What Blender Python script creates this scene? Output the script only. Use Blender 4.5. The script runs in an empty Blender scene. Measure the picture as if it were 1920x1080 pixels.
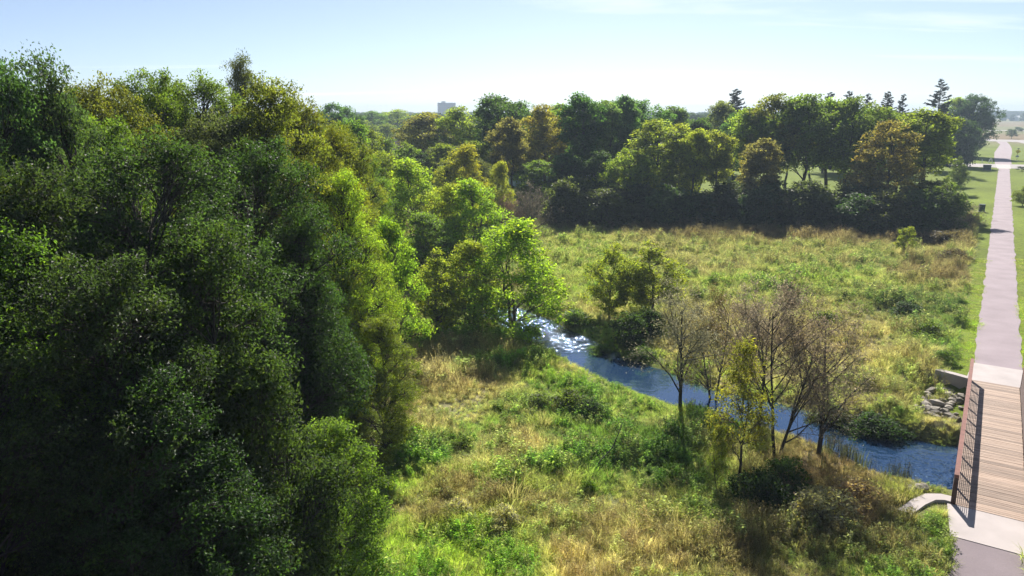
import bpy, bmesh, math, random
import numpy as np
from mathutils import Vector, Matrix, Euler

R_ = math.radians
scn = bpy.context.scene
COL = scn.collection

# ------------------------------------------------------------------ camera
CAM_H = 15.0
FPX = 1371.0                                   # focal length in photograph pixels (1920 wide)
PITCH = math.atan((540 - 208) / FPX)
cp, sp = math.cos(PITCH), math.sin(PITCH)
cam_d = bpy.data.cameras.new('camera')
cam = bpy.data.objects.new('camera', cam_d)
COL.objects.link(cam)
cam.location = (0, 0, CAM_H)
cam.rotation_euler = (math.pi / 2 - PITCH, 0, 0)
cam_d.sensor_width = 36.0
cam_d.lens = FPX / 1920 * 36.0
cam_d.clip_end = 9000
scn.camera = cam

# ------------------------------------------------------------------ light
SUN_AZ, SUN_EL = R_(9), R_(37)                 # azimuth from +Y towards +X
world = bpy.data.worlds.new('World')
scn.world = world
world.use_nodes = True
wn, wl = world.node_tree.nodes, world.node_tree.links
for n in list(wn):
    wn.remove(n)
w_out = wn.new('ShaderNodeOutputWorld')
w_bg = wn.new('ShaderNodeBackground')
sky = wn.new('ShaderNodeTexSky')
sky.sky_type = 'NISHITA'
sky.sun_disc = False
sky.sun_elevation = SUN_EL
sky.sun_rotation = SUN_AZ
sky.altitude = 0
sky.air_density = 0.65
sky.dust_density = 0.35
sky.ozone_density = 5.5
w_bg.inputs['Strength'].default_value = 0.064
# thin cirrus: stretched noise on the direction projected to a high plane
tc = wn.new('ShaderNodeTexCoord')
sep = wn.new('ShaderNodeSeparateXYZ')
wl.new(tc.outputs['Generated'], sep.inputs[0])
addz = wn.new('ShaderNodeMath'); addz.operation = 'ADD'; addz.inputs[1].default_value = 0.06
wl.new(sep.outputs['Z'], addz.inputs[0])
mxz = wn.new('ShaderNodeMath'); mxz.operation = 'MAXIMUM'; mxz.inputs[1].default_value = 0.03
wl.new(addz.outputs[0], mxz.inputs[0])
dx = wn.new('ShaderNodeMath'); dx.operation = 'DIVIDE'
dy_ = wn.new('ShaderNodeMath'); dy_.operation = 'DIVIDE'
wl.new(sep.outputs['X'], dx.inputs[0]); wl.new(mxz.outputs[0], dx.inputs[1])
wl.new(sep.outputs['Y'], dy_.inputs[0]); wl.new(mxz.outputs[0], dy_.inputs[1])
comb = wn.new('ShaderNodeCombineXYZ')
wl.new(dx.outputs[0], comb.inputs[0]); wl.new(dy_.outputs[0], comb.inputs[1])
wmap = wn.new('ShaderNodeMapping')
wmap.inputs['Rotation'].default_value = (0, 0, R_(-62))
wmap.inputs['Scale'].default_value = (0.16, 0.75, 1)
wmap.inputs['Location'].default_value = (8.4, 0.2, 0)
wl.new(comb.outputs[0], wmap.inputs[0])
wnz = wn.new('ShaderNodeTexNoise')
wnz.inputs['Scale'].default_value = 0.9
wnz.inputs['Detail'].default_value = 7
wnz.inputs['Roughness'].default_value = 0.58
wnz.inputs['Distortion'].default_value = 0.5
wl.new(wmap.outputs[0], wnz.inputs['Vector'])
wr = wn.new('ShaderNodeValToRGB')
wr.color_ramp.elements[0].position = 0.58
wr.color_ramp.elements[1].position = 0.80
wr.color_ramp.elements[0].color = (0, 0, 0, 1)
wr.color_ramp.elements[1].color = (0.8, 0.8, 0.8, 1)
wl.new(wnz.outputs['Fac'], wr.inputs[0])
wmix = wn.new('ShaderNodeMix'); wmix.data_type = 'RGBA'
wmix.inputs[7].default_value = (10.5, 10.8, 11.0, 1)
wl.new(wr.outputs[0], wmix.inputs[0])
whs = wn.new('ShaderNodeHueSaturation')
whs.inputs['Saturation'].default_value = 0.76
whs.inputs['Value'].default_value = 0.95
wl.new(sky.outputs[0], whs.inputs['Color'])
wl.new(whs.outputs[0], wmix.inputs[6])
wl.new(wmix.outputs[2], w_bg.inputs['Color'])
wl.new(w_bg.outputs[0], w_out.inputs['Surface'])

sun_d = bpy.data.lights.new('sun', 'SUN')
sun_d.energy = 5.0
sun_d.angle = R_(0.53)
sun_d.color = (1.0, 0.94, 0.84)
sun = bpy.data.objects.new('sun', sun_d)
COL.objects.link(sun)
sdir = Vector((math.sin(SUN_AZ) * math.cos(SUN_EL), math.cos(SUN_AZ) * math.cos(SUN_EL), math.sin(SUN_EL)))
sun.rotation_euler = sdir.to_track_quat('Z', 'Y').to_euler()
sun.location = (0, 60, 80)

vs = scn.view_settings
vs.view_transform = 'Standard'
vs.look = 'None'
vs.exposure = 1.0
vs.gamma = 1.0
vs.use_curve_mapping = False
scn.render.engine = 'CYCLES'
cy = scn.cycles
cy.max_bounces = 5
cy.diffuse_bounces = 3
cy.glossy_bounces = 3
cy.transmission_bounces = 4
cy.transparent_max_bounces = 4
cy.volume_bounces = 0
cy.caustics_reflective = False
cy.caustics_refractive = False
cy.sample_clamp_indirect = 6
cy.use_adaptive_sampling = True
cy.adaptive_threshold = 0.025
cy.use_denoising = True
cy.denoiser = 'OPENIMAGEDENOISE'

# ------------------------------------------------------------------ helpers
def at(px, py, z=0.0):
    """Ground position of a photograph pixel at height z."""
    dy = py - 208.0
    zc = FPX * (CAM_H - z) / (cp * dy)
    return Vector(((px - 960) / FPX * zc, (zc - (CAM_H - z) * sp) / cp, z))

PATH_A = math.atan(926 * cp / FPX)             # bearing of the trail
PS = Vector((math.sin(PATH_A), math.cos(PATH_A), 0))
PT = Vector((math.cos(PATH_A), -math.sin(PATH_A), 0))
def st(s, t, z=0.0):
    return Vector((PS.x * s + PT.x * t, PS.y * s + PT.y * t, z))
def to_st(x, y):
    return x * PS.x + y * PS.y, x * PT.x + y * PT.y
PATH_M = Matrix(((PT.x, PS.x, 0, 0), (PT.y, PS.y, 0, 0), (0, 0, 1, 0), (0, 0, 0, 1)))   # local x = right of trail, y = along

def smooth(a, b, x):
    u = np.clip((x - a) / (b - a), 0, 1)
    return u * u * (3 - 2 * u)

_rs = np.random.RandomState(7)
_perm = _rs.rand(256, 256)
def vnoise(x, y):
    xi, yi = np.floor(x).astype(int), np.floor(y).astype(int)
    fx, fy = x - xi, y - yi
    fx, fy = fx * fx * (3 - 2 * fx), fy * fy * (3 - 2 * fy)
    g = lambda i, j: _perm[i & 255, j & 255]
    a = g(xi, yi) * (1 - fx) + g(xi + 1, yi) * fx
    b = g(xi, yi + 1) * (1 - fx) + g(xi + 1, yi + 1) * fx
    return a * (1 - fy) + b * fy
def fbm(x, y, o=4):
    x = np.asarray(x, float); y = np.asarray(y, float)
    s, a, t = 0, 0.5, 0
    for k in range(o):
        s = s + a * vnoise(x * 2 ** k + 17.3 * k, y * 2 ** k + 9.1 * k); t += a; a *= 0.5
    return s / t

# ---------- materials
def new_mat(name):
    m = bpy.data.materials.new(name); m.use_nodes = True
    nt = m.node_tree
    b = nt.nodes.get('Principled BSDF')
    return m, nt.nodes, nt.links, b, nt.nodes.get('Material Output')

def mat_simple(name, rgb, rough=0.7, noise=0.25, scale=4.0, metallic=0.0, bump=0.0, objvar=0.0, spec=0.4):
    m, n, l, b, o = new_mat(name)
    b.inputs['Roughness'].default_value = rough
    b.inputs['Metallic'].default_value = metallic
    b.inputs['Specular IOR Level'].default_value = spec
    t = n.new('ShaderNodeTexCoord')
    nz = n.new('ShaderNodeTexNoise'); nz.inputs['Scale'].default_value = scale; nz.inputs['Detail'].default_value = 6
    l.new(t.outputs['Object'], nz.inputs['Vector'])
    r = n.new('ShaderNodeMapRange'); r.inputs[1].default_value = 0.3; r.inputs[2].default_value = 0.7
    r.inputs[3].default_value = 1 - noise; r.inputs[4].default_value = 1 + noise
    l.new(nz.outputs['Fac'], r.inputs[0])
    fac = r.outputs[0]
    if objvar:
        oi = n.new('ShaderNodeObjectInfo')
        r2 = n.new('ShaderNodeMapRange'); r2.inputs[3].default_value = 1 - objvar; r2.inputs[4].default_value = 1 + objvar
        l.new(oi.outputs['Random'], r2.inputs[0])
        mm = n.new('ShaderNodeMath'); mm.operation = 'MULTIPLY'
        l.new(fac, mm.inputs[0]); l.new(r2.outputs[0], mm.inputs[1]); fac = mm.outputs[0]
    v = n.new('ShaderNodeVectorMath'); v.operation = 'SCALE'; v.inputs[0].default_value = rgb
    l.new(fac, v.inputs['Scale']); l.new(v.outputs[0], b.inputs['Base Color'])
    if bump:
        bp = n.new('ShaderNodeBump'); bp.inputs['Strength'].default_value = bump; bp.inputs['Distance'].default_value = 0.05
        l.new(nz.outputs['Fac'], bp.inputs['Height']); l.new(bp.outputs[0], b.inputs['Normal'])
    return m

def mat_leaf(name, trans=0.55, rough=0.55, tint='object', tmul=(2.3, 2.6, 0.9), spec=0.3):
    """Thin leaf: reflects and lets light through; colour = mesh colour x object (or instance) colour."""
    m, n, l, b, o = new_mat(name)
    a = n.new('ShaderNodeAttribute'); a.attribute_name = 'col'
    if tint == 'object':
        oi = n.new('ShaderNodeObjectInfo'); tc_ = oi.outputs['Color']
    else:
        ia = n.new('ShaderNodeAttribute'); ia.attribute_type = 'INSTANCER'; ia.attribute_name = 'tint'
        tc_ = ia.outputs['Color']
    mx = n.new('ShaderNodeVectorMath'); mx.operation = 'MULTIPLY'
    l.new(a.outputs['Color'], mx.inputs[0]); l.new(tc_, mx.inputs[1])
    b.inputs['Roughness'].default_value = rough
    b.inputs['Specular IOR Level'].default_value = spec
    l.new(mx.outputs[0], b.inputs['Base Color'])
    m2 = n.new('ShaderNodeVectorMath'); m2.operation = 'MULTIPLY'; m2.inputs[1].default_value = tmul
    l.new(mx.outputs[0], m2.inputs[0])
    tr = n.new('ShaderNodeBsdfTranslucent'); l.new(m2.outputs[0], tr.inputs['Color'])
    ms = n.new('ShaderNodeMixShader'); ms.inputs[0].default_value = trans
    l.new(b.outputs[0], ms.inputs[1]); l.new(tr.outputs[0], ms.inputs[2])
    l.new(ms.outputs[0], o.inputs['Surface'])
    return m

M = {}
M['leaf'] = mat_leaf('leaf')
M['leaf_glossy'] = mat_leaf('leaf_glossy', trans=0.5, rough=0.52, spec=0.3)
M['leaf_thin'] = mat_leaf('leaf_thin', trans=0.66, rough=0.55, tmul=(2.5, 2.75, 0.9), spec=0.25)
M['needle'] = mat_leaf('needle', trans=0.15, rough=0.6, tmul=(1, 1.1, 0.6), spec=0.2)
M['twig'] = mat_leaf('twig', trans=0.4, rough=0.8, tmul=(1.5, 1.45, 1.3), spec=0.1)
M['grass'] = mat_leaf('grass', trans=0.55, rough=0.6, tint='inst', tmul=(2.1, 2.2, 1.3), spec=0.2)
M['bark'] = mat_simple('bark', (0.085, 0.068, 0.052), 0.9, 0.45, 3.0, bump=0.5)
M['bark_dark'] = mat_simple('bark_dark', (0.05, 0.041, 0.034), 0.9, 0.4, 3.0, bump=0.5)
M['concrete'] = mat_simple('concrete', (0.42, 0.375, 0.37), 0.85, 0.10, 0.9, bump=0.08)
M['concrete_old'] = mat_simple('concrete_old', (0.36, 0.34, 0.30), 0.9, 0.2, 1.4, bump=0.1)
M['steel'] = mat_simple('weathering_steel', (0.20, 0.085, 0.068), 0.8, 0.2, 5.0, bump=0.05)
M['steel_dark'] = mat_simple('weathering_steel_dark', (0.075, 0.04, 0.033), 0.7, 0.25, 5.0)
M['stone'] = mat_simple('stone', (0.27, 0.245, 0.21), 0.9, 0.3, 2.6, bump=0.4, objvar=0.35)
M['white'] = mat_simple('white_paint', (0.78, 0.78, 0.76), 0.5, 0.06, 2.0)
M['box_green'] = mat_simple('box_green', (0.022, 0.045, 0.032), 0.5, 0.12, 2.0)
M['sign_yellow'] = mat_simple('sign_yellow', (0.75, 0.62, 0.03), 0.5, 0.05, 2.0)
M['sign_black'] = mat_simple('sign_black', (0.02, 0.02, 0.02), 0.6, 0.1, 2.0)
M['sign_grey'] = mat_simple('sign_grey', (0.35, 0.35, 0.38), 0.5, 0.1, 2.0)
M['galv'] = mat_simple('galvanised_post', (0.35, 0.35, 0.34), 0.5, 0.1, 3.0, metallic=0.4)
M['roof'] = mat_simple('roof_shingles', (0.10, 0.09, 0.085), 0.9, 0.2, 3.0)
M['siding'] = mat_simple('siding', (0.62, 0.62, 0.60), 0.7, 0.06, 1.0)
M['siding_blue'] = mat_simple('siding_blue', (0.32, 0.40, 0.45), 0.7, 0.06, 1.0)
M['glass_dark'] = mat_simple('window_glass', (0.03, 0.035, 0.04), 0.1, 0.05, 1.0, spec=0.6)
M['brickwork'] = mat_simple('far_brick', (0.11, 0.07, 0.07), 0.9, 0.12, 0.4)

def mat_asphalt(name, k):
    m, n, l, b, o = new_mat(name)
    b.inputs['Roughness'].default_value = 0.85
    t = n.new('ShaderNodeTexCoord')
    n1 = n.new('ShaderNodeTexNoise'); n1.inputs['Scale'].default_value = 0.5; n1.inputs['Detail'].default_value = 5
    n2 = n.new('ShaderNodeTexNoise'); n2.inputs['Scale'].default_value = 22; n2.inputs['Detail'].default_value = 3
    l.new(t.outputs['Object'], n1.inputs['Vector']); l.new(t.outputs['Object'], n2.inputs['Vector'])
    r = n.new('ShaderNodeValToRGB')
    r.color_ramp.elements[0].position = 0.3; r.color_ramp.elements[0].color = (0.23 * k, 0.183 * k, 0.206 * k, 1)
    r.color_ramp.elements[1].position = 0.75; r.color_ramp.elements[1].color = (0.305 * k, 0.247 * k, 0.275 * k, 1)
    l.new(n1.outputs['Fac'], r.inputs[0])
    mr = n.new('ShaderNodeMapRange'); mr.inputs[3].default_value = 0.82; mr.inputs[4].default_value = 1.18
    l.new(n2.outputs['Fac'], mr.inputs[0])
    v = n.new('ShaderNodeVectorMath'); v.operation = 'SCALE'
    l.new(r.outputs[0], v.inputs[0]); l.new(mr.outputs[0], v.inputs['Scale'])
    l.new(v.outputs[0], b.inputs['Base Color'])
    bp = n.new('ShaderNodeBump'); bp.inputs['Strength'].default_value = 0.25; bp.inputs['Distance'].default_value = 0.02
    l.new(n2.outputs['Fac'], bp.inputs['Height']); l.new(bp.outputs[0], b.inputs['Normal'])
    return m
M['asphalt'] = mat_asphalt('asphalt', 1.0)
M['asphalt_dark'] = mat_asphalt('asphalt_dark', 0.72)

def mat_plank():
    m, n, l, b, o = new_mat('deck_plank')
    b.inputs['Roughness'].default_value = 0.75
    t = n.new('ShaderNodeTexCoord')
    mp = n.new('ShaderNodeMapping'); mp.inputs['Scale'].default_value = (1.2, 26, 26)
    l.new(t.outputs['Object'], mp.inputs[0])
    oi = n.new('ShaderNodeObjectInfo')
    ad = n.new('ShaderNodeVectorMath'); ad.operation = 'ADD'
    mu = n.new('ShaderNodeMath'); mu.operation = 'MULTIPLY'; mu.inputs[1].default_value = 90
    l.new(oi.outputs['Random'], mu.inputs[0])
    l.new(mp.outputs[0], ad.inputs[0]); l.new(mu.outputs[0], ad.inputs[1])
    nz = n.new('ShaderNodeTexNoise'); nz.inputs['Scale'].default_value = 1.0; nz.inputs['Detail'].default_value = 5
    l.new(ad.outputs[0], nz.inputs['Vector'])
    r = n.new('ShaderNodeValToRGB')
    r.color_ramp.elements[0].position = 0.25; r.color_ramp.elements[0].color = (0.225, 0.15, 0.112, 1)
    r.color_ramp.elements[1].position = 0.8; r.color_ramp.elements[1].color = (0.42, 0.315, 0.25, 1)
    l.new(nz.outputs['Fac'], r.inputs[0])
    mr = n.new('ShaderNodeMapRange'); mr.inputs[3].default_value = 0.68; mr.inputs[4].default_value = 1.3
    l.new(oi.outputs['Random'], mr.inputs[0])
    v = n.new('ShaderNodeVectorMath'); v.operation = 'SCALE'
    l.new(r.outputs[0], v.inputs[0]); l.new(mr.outputs[0], v.inputs['Scale'])
    l.new(v.outputs[0], b.inputs['Base Color'])
    return m
M['plank'] = mat_plank()

def mat_ground():
    m, n, l, b, o = new_mat('ground_cover')
    b.inputs['Roughness'].default_value = 0.95
    b.inputs['Specular IOR Level'].default_value = 0.1
    a = n.new('ShaderNodeAttribute'); a.attribute_name = 'col'
    g = n.new('ShaderNodeNewGeometry')
    n1 = n.new('ShaderNodeTexNoise'); n1.inputs['Scale'].default_value = 1.7; n1.inputs['Detail'].default_value = 7; n1.inputs['Roughness'].default_value = 0.7
    n2 = n.new('ShaderNodeTexNoise'); n2.inputs['Scale'].default_value = 0.045; n2.inputs['Detail'].default_value = 5
    l.new(g.outputs['Position'], n1.inputs['Vector']); l.new(g.outputs['Position'], n2.inputs['Vector'])
    r1 = n.new('ShaderNodeMapRange'); r1.inputs[1].default_value = 0.25; r1.inputs[2].default_value = 0.75; r1.inputs[3].default_value = 0.6; r1.inputs[4].default_value = 1.4
    l.new(n1.outputs['Fac'], r1.inputs[0])
    r2 = n.new('ShaderNodeMapRange'); r2.inputs[1].default_value = 0.3; r2.inputs[2].default_value = 0.7; r2.inputs[3].default_value = 0.85; r2.inputs[4].default_value = 1.15
    l.new(n2.outputs['Fac'], r2.inputs[0])
    mu = n.new('ShaderNodeMath'); mu.operation = 'MULTIPLY'
    l.new(r1.outputs[0], mu.inputs[0]); l.new(r2.outputs[0], mu.inputs[1])
    v = n.new('ShaderNodeVectorMath'); v.operation = 'SCALE'
    l.new(a.outputs['Color'], v.inputs[0]); l.new(mu.outputs[0], v.inputs['Scale'])
    l.new(v.outputs[0], b.inputs['Base Color'])
    bp = n.new('ShaderNodeBump'); bp.inputs['Strength'].default_value = 0.6; bp.inputs['Distance'].default_value = 0.15
    l.new(n1.outputs['Fac'], bp.inputs['Height']); l.new(bp.outputs[0], b.inputs['Normal'])
    return m
M['ground'] = mat_ground()

def mat_water():
    m, n, l, b, o = new_mat('creek_water')
    b.inputs['Base Color'].default_value = (0.012, 0.034, 0.085, 1)  # blue of the sky reflection painted into the base colour
    b.inputs['Roughness'].default_value = 0.06
    b.inputs['IOR'].default_value = 1.6
    b.inputs['Specular IOR Level'].default_value = 1.0
    b.inputs['Specular Tint'].default_value = (0.22, 0.55, 1.0, 1)  # tint pushes the reflected sky towards blue
    g = n.new('ShaderNodeNewGeometry')
    n1 = n.new('ShaderNodeTexNoise'); n1.inputs['Scale'].default_value = 2.2; n1.inputs['Detail'].default_value = 4
    n2 = n.new('ShaderNodeTexNoise'); n2.inputs['Scale'].default_value = 2.3; n2.inputs['Detail'].default_value = 3
    l.new(g.outputs['Position'], n1.inputs['Vector']); l.new(g.outputs['Position'], n2.inputs['Vector'])
    a = n.new('ShaderNodeAttribute'); a.attribute_name = 'riffle'
    bp1 = n.new('ShaderNodeBump'); bp1.inputs['Strength'].default_value = 0.10; bp1.inputs['Distance'].default_value = 0.12
    l.new(n1.outputs['Fac'], bp1.inputs['Height'])
    bp2 = n.new('ShaderNodeBump'); bp2.inputs['Distance'].default_value = 0.30
    l.new(n2.outputs['Fac'], bp2.inputs['Height']); l.new(a.outputs['Fac'], bp2.inputs['Strength'])
    l.new(bp1.outputs[0], bp2.inputs['Normal']); l.new(bp2.outputs[0], b.inputs['Normal'])
    return m
M['water'] = mat_water()

# ---------- mesh building
def mesh_np(name, V, faces, mat, col=None, smooth_=False):
    """faces: list of int arrays (n,k). col: per-face colours."""
    V = np.asarray(V, np.float32)
    me = bpy.data.meshes.new(name)
    me.vertices.add(len(V)); me.vertices.foreach_set('co', V.ravel())
    faces = [np.asarray(f, np.int32) for f in faces if len(f)]
    nl = sum(f.size for f in faces); nf = sum(len(f) for f in faces)
    me.loops.add(nl); me.loops.foreach_set('vertex_index', np.concatenate([f.ravel() for f in faces]))
    tot = np.concatenate([np.full(len(f), f.shape[1], np.int32) for f in faces])
    me.polygons.add(nf)
    me.polygons.foreach_set('loop_start', np.concatenate([[0], np.cumsum(tot)[:-1]]).astype(np.int32))
    me.polygons.foreach_set('use_smooth', np.full(nf, smooth_))
    if col is not None:
        c4 = np.ones((nf, 4), np.float32); c4[:, :3] = col
        at_ = me.attributes.new('col', 'FLOAT_COLOR', 'FACE'); at_.data.foreach_set('color', c4.ravel())
    me.update(calc_edges=True)
    if mat is not None:
        me.materials.append(mat)
    return me

class MB:
    """Collects boxes, tubes and polygons into one mesh."""
    def __init__(s): s.V = []; s.F = []
    def add(s, vs_, fs):
        o = len(s.V); s.V += [tuple(v) for v in vs_]; s.F += [tuple(i + o for i in f) for f in fs]
    def box(s, c, d, rz=0.0, bev=0.0):
        x, y, z = d[0] / 2, d[1] / 2, d[2] / 2
        cr, sr = math.cos(rz), math.sin(rz)
        vs_ = []
        for dz in (-z, z):
            for (a, b_) in ((-x, -y), (x, -y), (x, y), (-x, y)):
                vs_.append((c[0] + a * cr - b_ * sr, c[1] + a * sr + b_ * cr, c[2] + dz))
        s.add(vs_, [(3, 2, 1, 0), (4, 5, 6, 7), (0, 1, 5, 4), (1, 2, 6, 5), (2, 3, 7, 6), (3, 0, 4, 7)])
    def bar(s, a, b_, w, h=None):
        a, b_ = Vector(a), Vector(b_); h = h or w
        d = (b_ - a).normalized()
        up = Vector((0, 0, 1)) if abs(d.z) < 0.95 else Vector((0, 1, 0))
        x = d.cross(up).normalized() * w / 2; y = x.cross(d).normalized() * h / 2
        vs_ = [p + q for p in (a, b_) for q in (-x - y, x - y, x + y, -x + y)]
        s.add(vs_, [(3, 2, 1, 0), (4, 5, 6, 7), (0, 1, 5, 4), (1, 2, 6, 5), (2, 3, 7, 6), (3, 0, 4, 7)])
    def tube(s, pts, rad, n=6):
        o = len(s.V)
        P = [Vector(p) for p in pts]
        for i, p in enumerate(P):
            d = (P[min(i + 1, len(P) - 1)] - P[max(i - 1, 0)]).normalized()
            u = d.cross(Vector((0.31, 0.9, 0.17))).normalized(); v = d.cross(u)
            r = rad[i] if hasattr(rad, '__len__') else rad
            for k in range(n):
                a = 2 * math.pi * k / n
                s.V.append(tuple(p + (u * math.cos(a) + v * math.sin(a)) * r))
        for i in range(len(P) - 1):
            for k in range(n):
                k2 = (k + 1) % n
                s.F.append((o + i * n + k, o + i * n + k2, o + (i + 1) * n + k2, o + (i + 1) * n + k))
        s.F.append(tuple(o + (len(P) - 1) * n + k for k in range(n)))
    def mesh(s, name, mat, smooth_=False):
        me = bpy.data.meshes.new(name); me.from_pydata(s.V, [], s.F); me.update()
        me.materials.append(mat)
        if smooth_:
            me.polygons.foreach_set('use_smooth', [True] * len(me.polygons))
        return me
    def build(s, name, mat, parent=None, mw=None, smooth_=False):
        o = link(name, s.mesh(name, mat, smooth_), parent)
        if mw is not None: o.matrix_world = mw
        return o

def link(name, me, parent=None):
    o = bpy.data.objects.new(name, me); COL.objects.link(o)
    if parent is not None: o.parent = parent
    return o
def tag(o, label=None, cat=None, group=None, kind=None):
    if label: o['label'] = label
    if cat: o['category'] = cat
    if group: o['group'] = group
    if kind: o['kind'] = kind
    return o
def empty(name, loc, rz=0.0, sc=(1, 1, 1)):
    o = bpy.data.objects.new(name, None); COL.objects.link(o)
    o.location = loc; o.rotation_euler = (0, 0, rz); o.scale = sc
    o.empty_display_size = 0.5
    return o

# ------------------------------------------------------------------ terrain
WATER_Z = -0.95
def catmull(P, k=8):
    out = []
    P = [P[0] * 2 - P[1]] + P + [P[-1] * 2 - P[-2]]
    for i in range(1, len(P) - 2):
        for j in range(k):
            t = j / k
            a, b, c, d = P[i - 1], P[i], P[i + 1], P[i + 2]
            out.append(0.5 * ((2 * b) + (c - a) * t + (2 * a - 5 * b + 4 * c - d) * t * t + (3 * b - a - 3 * c + d) * t ** 3))
    out.append(P[-2])
    return out
# creek centre line (photograph pixel, half width in metres)
CREEK_PX = [(2150, 900, 2.39), (1960, 893, 2.39), (1790, 884, 2.39), (1690, 860, 2.30), (1590, 823, 1.44), (1500, 795, 1.31), (1400, 770, 1.24), (1300, 745, 1.24),
            (1220, 716, 1.31), (1150, 690, 1.31), (1090, 660, 1.31), (1035, 630, 1.38), (985, 606, 1.44), (935, 588, 1.38),
            (880, 574, 1.31), (810, 562, 1.31), (730, 545, 1.31), (640, 520, 1.31), (560, 490, 1.31)]
_cl = [Vector((*at(x, y, WATER_Z).xy, w)) for x, y, w in CREEK_PX]
CREEK = np.array([tuple(p) for p in catmull(_cl, 6)])
def creek_d(x, y):
    """Signed-less distance to the creek edge (negative inside the water)."""
    x = np.asarray(x, float); y = np.asarray(y, float)
    best = np.full(x.shape, 1e9)
    for a, b in zip(CREEK[:-1], CREEK[1:]):
        ex, ey = b[0] - a[0], b[1] - a[1]
        t = np.clip(((x - a[0]) * ex + (y - a[1]) * ey) / (ex * ex + ey * ey + 1e-9), 0, 1)
        d = np.hypot(x - a[0] - t * ex, y - a[1] - t * ey) - (a[2] + t * (b[2] - a[2]))
        best = np.minimum(best, d)
    return best

S_NEAR, S_FAR = 31.03, 47.4                      # the two ends of the bridge deck along the trail
TRAIL_W = 2.45
T0 = 0.36                                       # left edge of the trail
T1 = T0 + TRAIL_W
BC = 1.48                                       # centre line of the bridge
S_ROAD0, S_ROAD1 = 238.0, 258.0                 # side street crossing the trail

def height(x, y):
    x = np.asarray(x, float); y = np.asarray(y, float)
    s, t = to_st(x, y)
    tt = np.where(t < 0, -t, np.maximum(t - 4, 0))
    bank = smooth(0.6, 6.0, tt)                  # flood plain lies lower than the trail
    flat = 1 - smooth(150, 190, s)
    fp = -0.55 * bank * flat
    far = 1 - smooth(100, 140, y)
    nz = (fbm(x * 0.22, y * 0.22, 4) - 0.5) * 0.55 * smooth(1.0, 7, tt) * (0.25 + 0.75 * far)
    z = fp + nz
    d = creek_d(x, y)
    wob = (fbm(x * 0.8 + 40, y * 0.8, 3) - 0.5) * 0.9
    k = smooth(-0.2, 1.7, d + wob * 0.8)
    hol = smooth(0.35, -0.15, s - (S_FAR - 0.45 * t) + 0.55) * smooth(S_FAR - 8, S_FAR - 4.5, s) * smooth(-3.2, -2.0, t) * smooth(2.0, 0.5, t)
    z = z - 0.75 * hol
    z = (1 - k) * (WATER_Z - 0.35) + k * z
    z = z - 0.6 * smooth(-0.2, -1.8, d)
    return z

def band(a, b, step):
    return np.arange(a, b, step)
def grow(a, b, s0, g):
    out = [a]; s = s0
    while out[-1] < b:
        out.append(out[-1] + s); s *= g
    out[-1] = b
    return np.array(out)
ys = np.concatenate([-grow(-8, 300, 4, 1.6)[::-1], band(10, 58, 0.38), grow(58, 115, 0.4, 1.025), grow(116.5, 3200, 2.2, 1.1)])
xs = np.concatenate([-grow(26, 3200, 0.8, 1.22)[::-1], band(-25.4, 46, 0.38), grow(46.2, 3200, 0.42, 1.055)])
ys = np.unique(np.round(ys, 3)); xs = np.unique(np.round(xs, 3))
GX, GY = np.meshgrid(xs, ys)
GZ = height(GX, GY)

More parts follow.
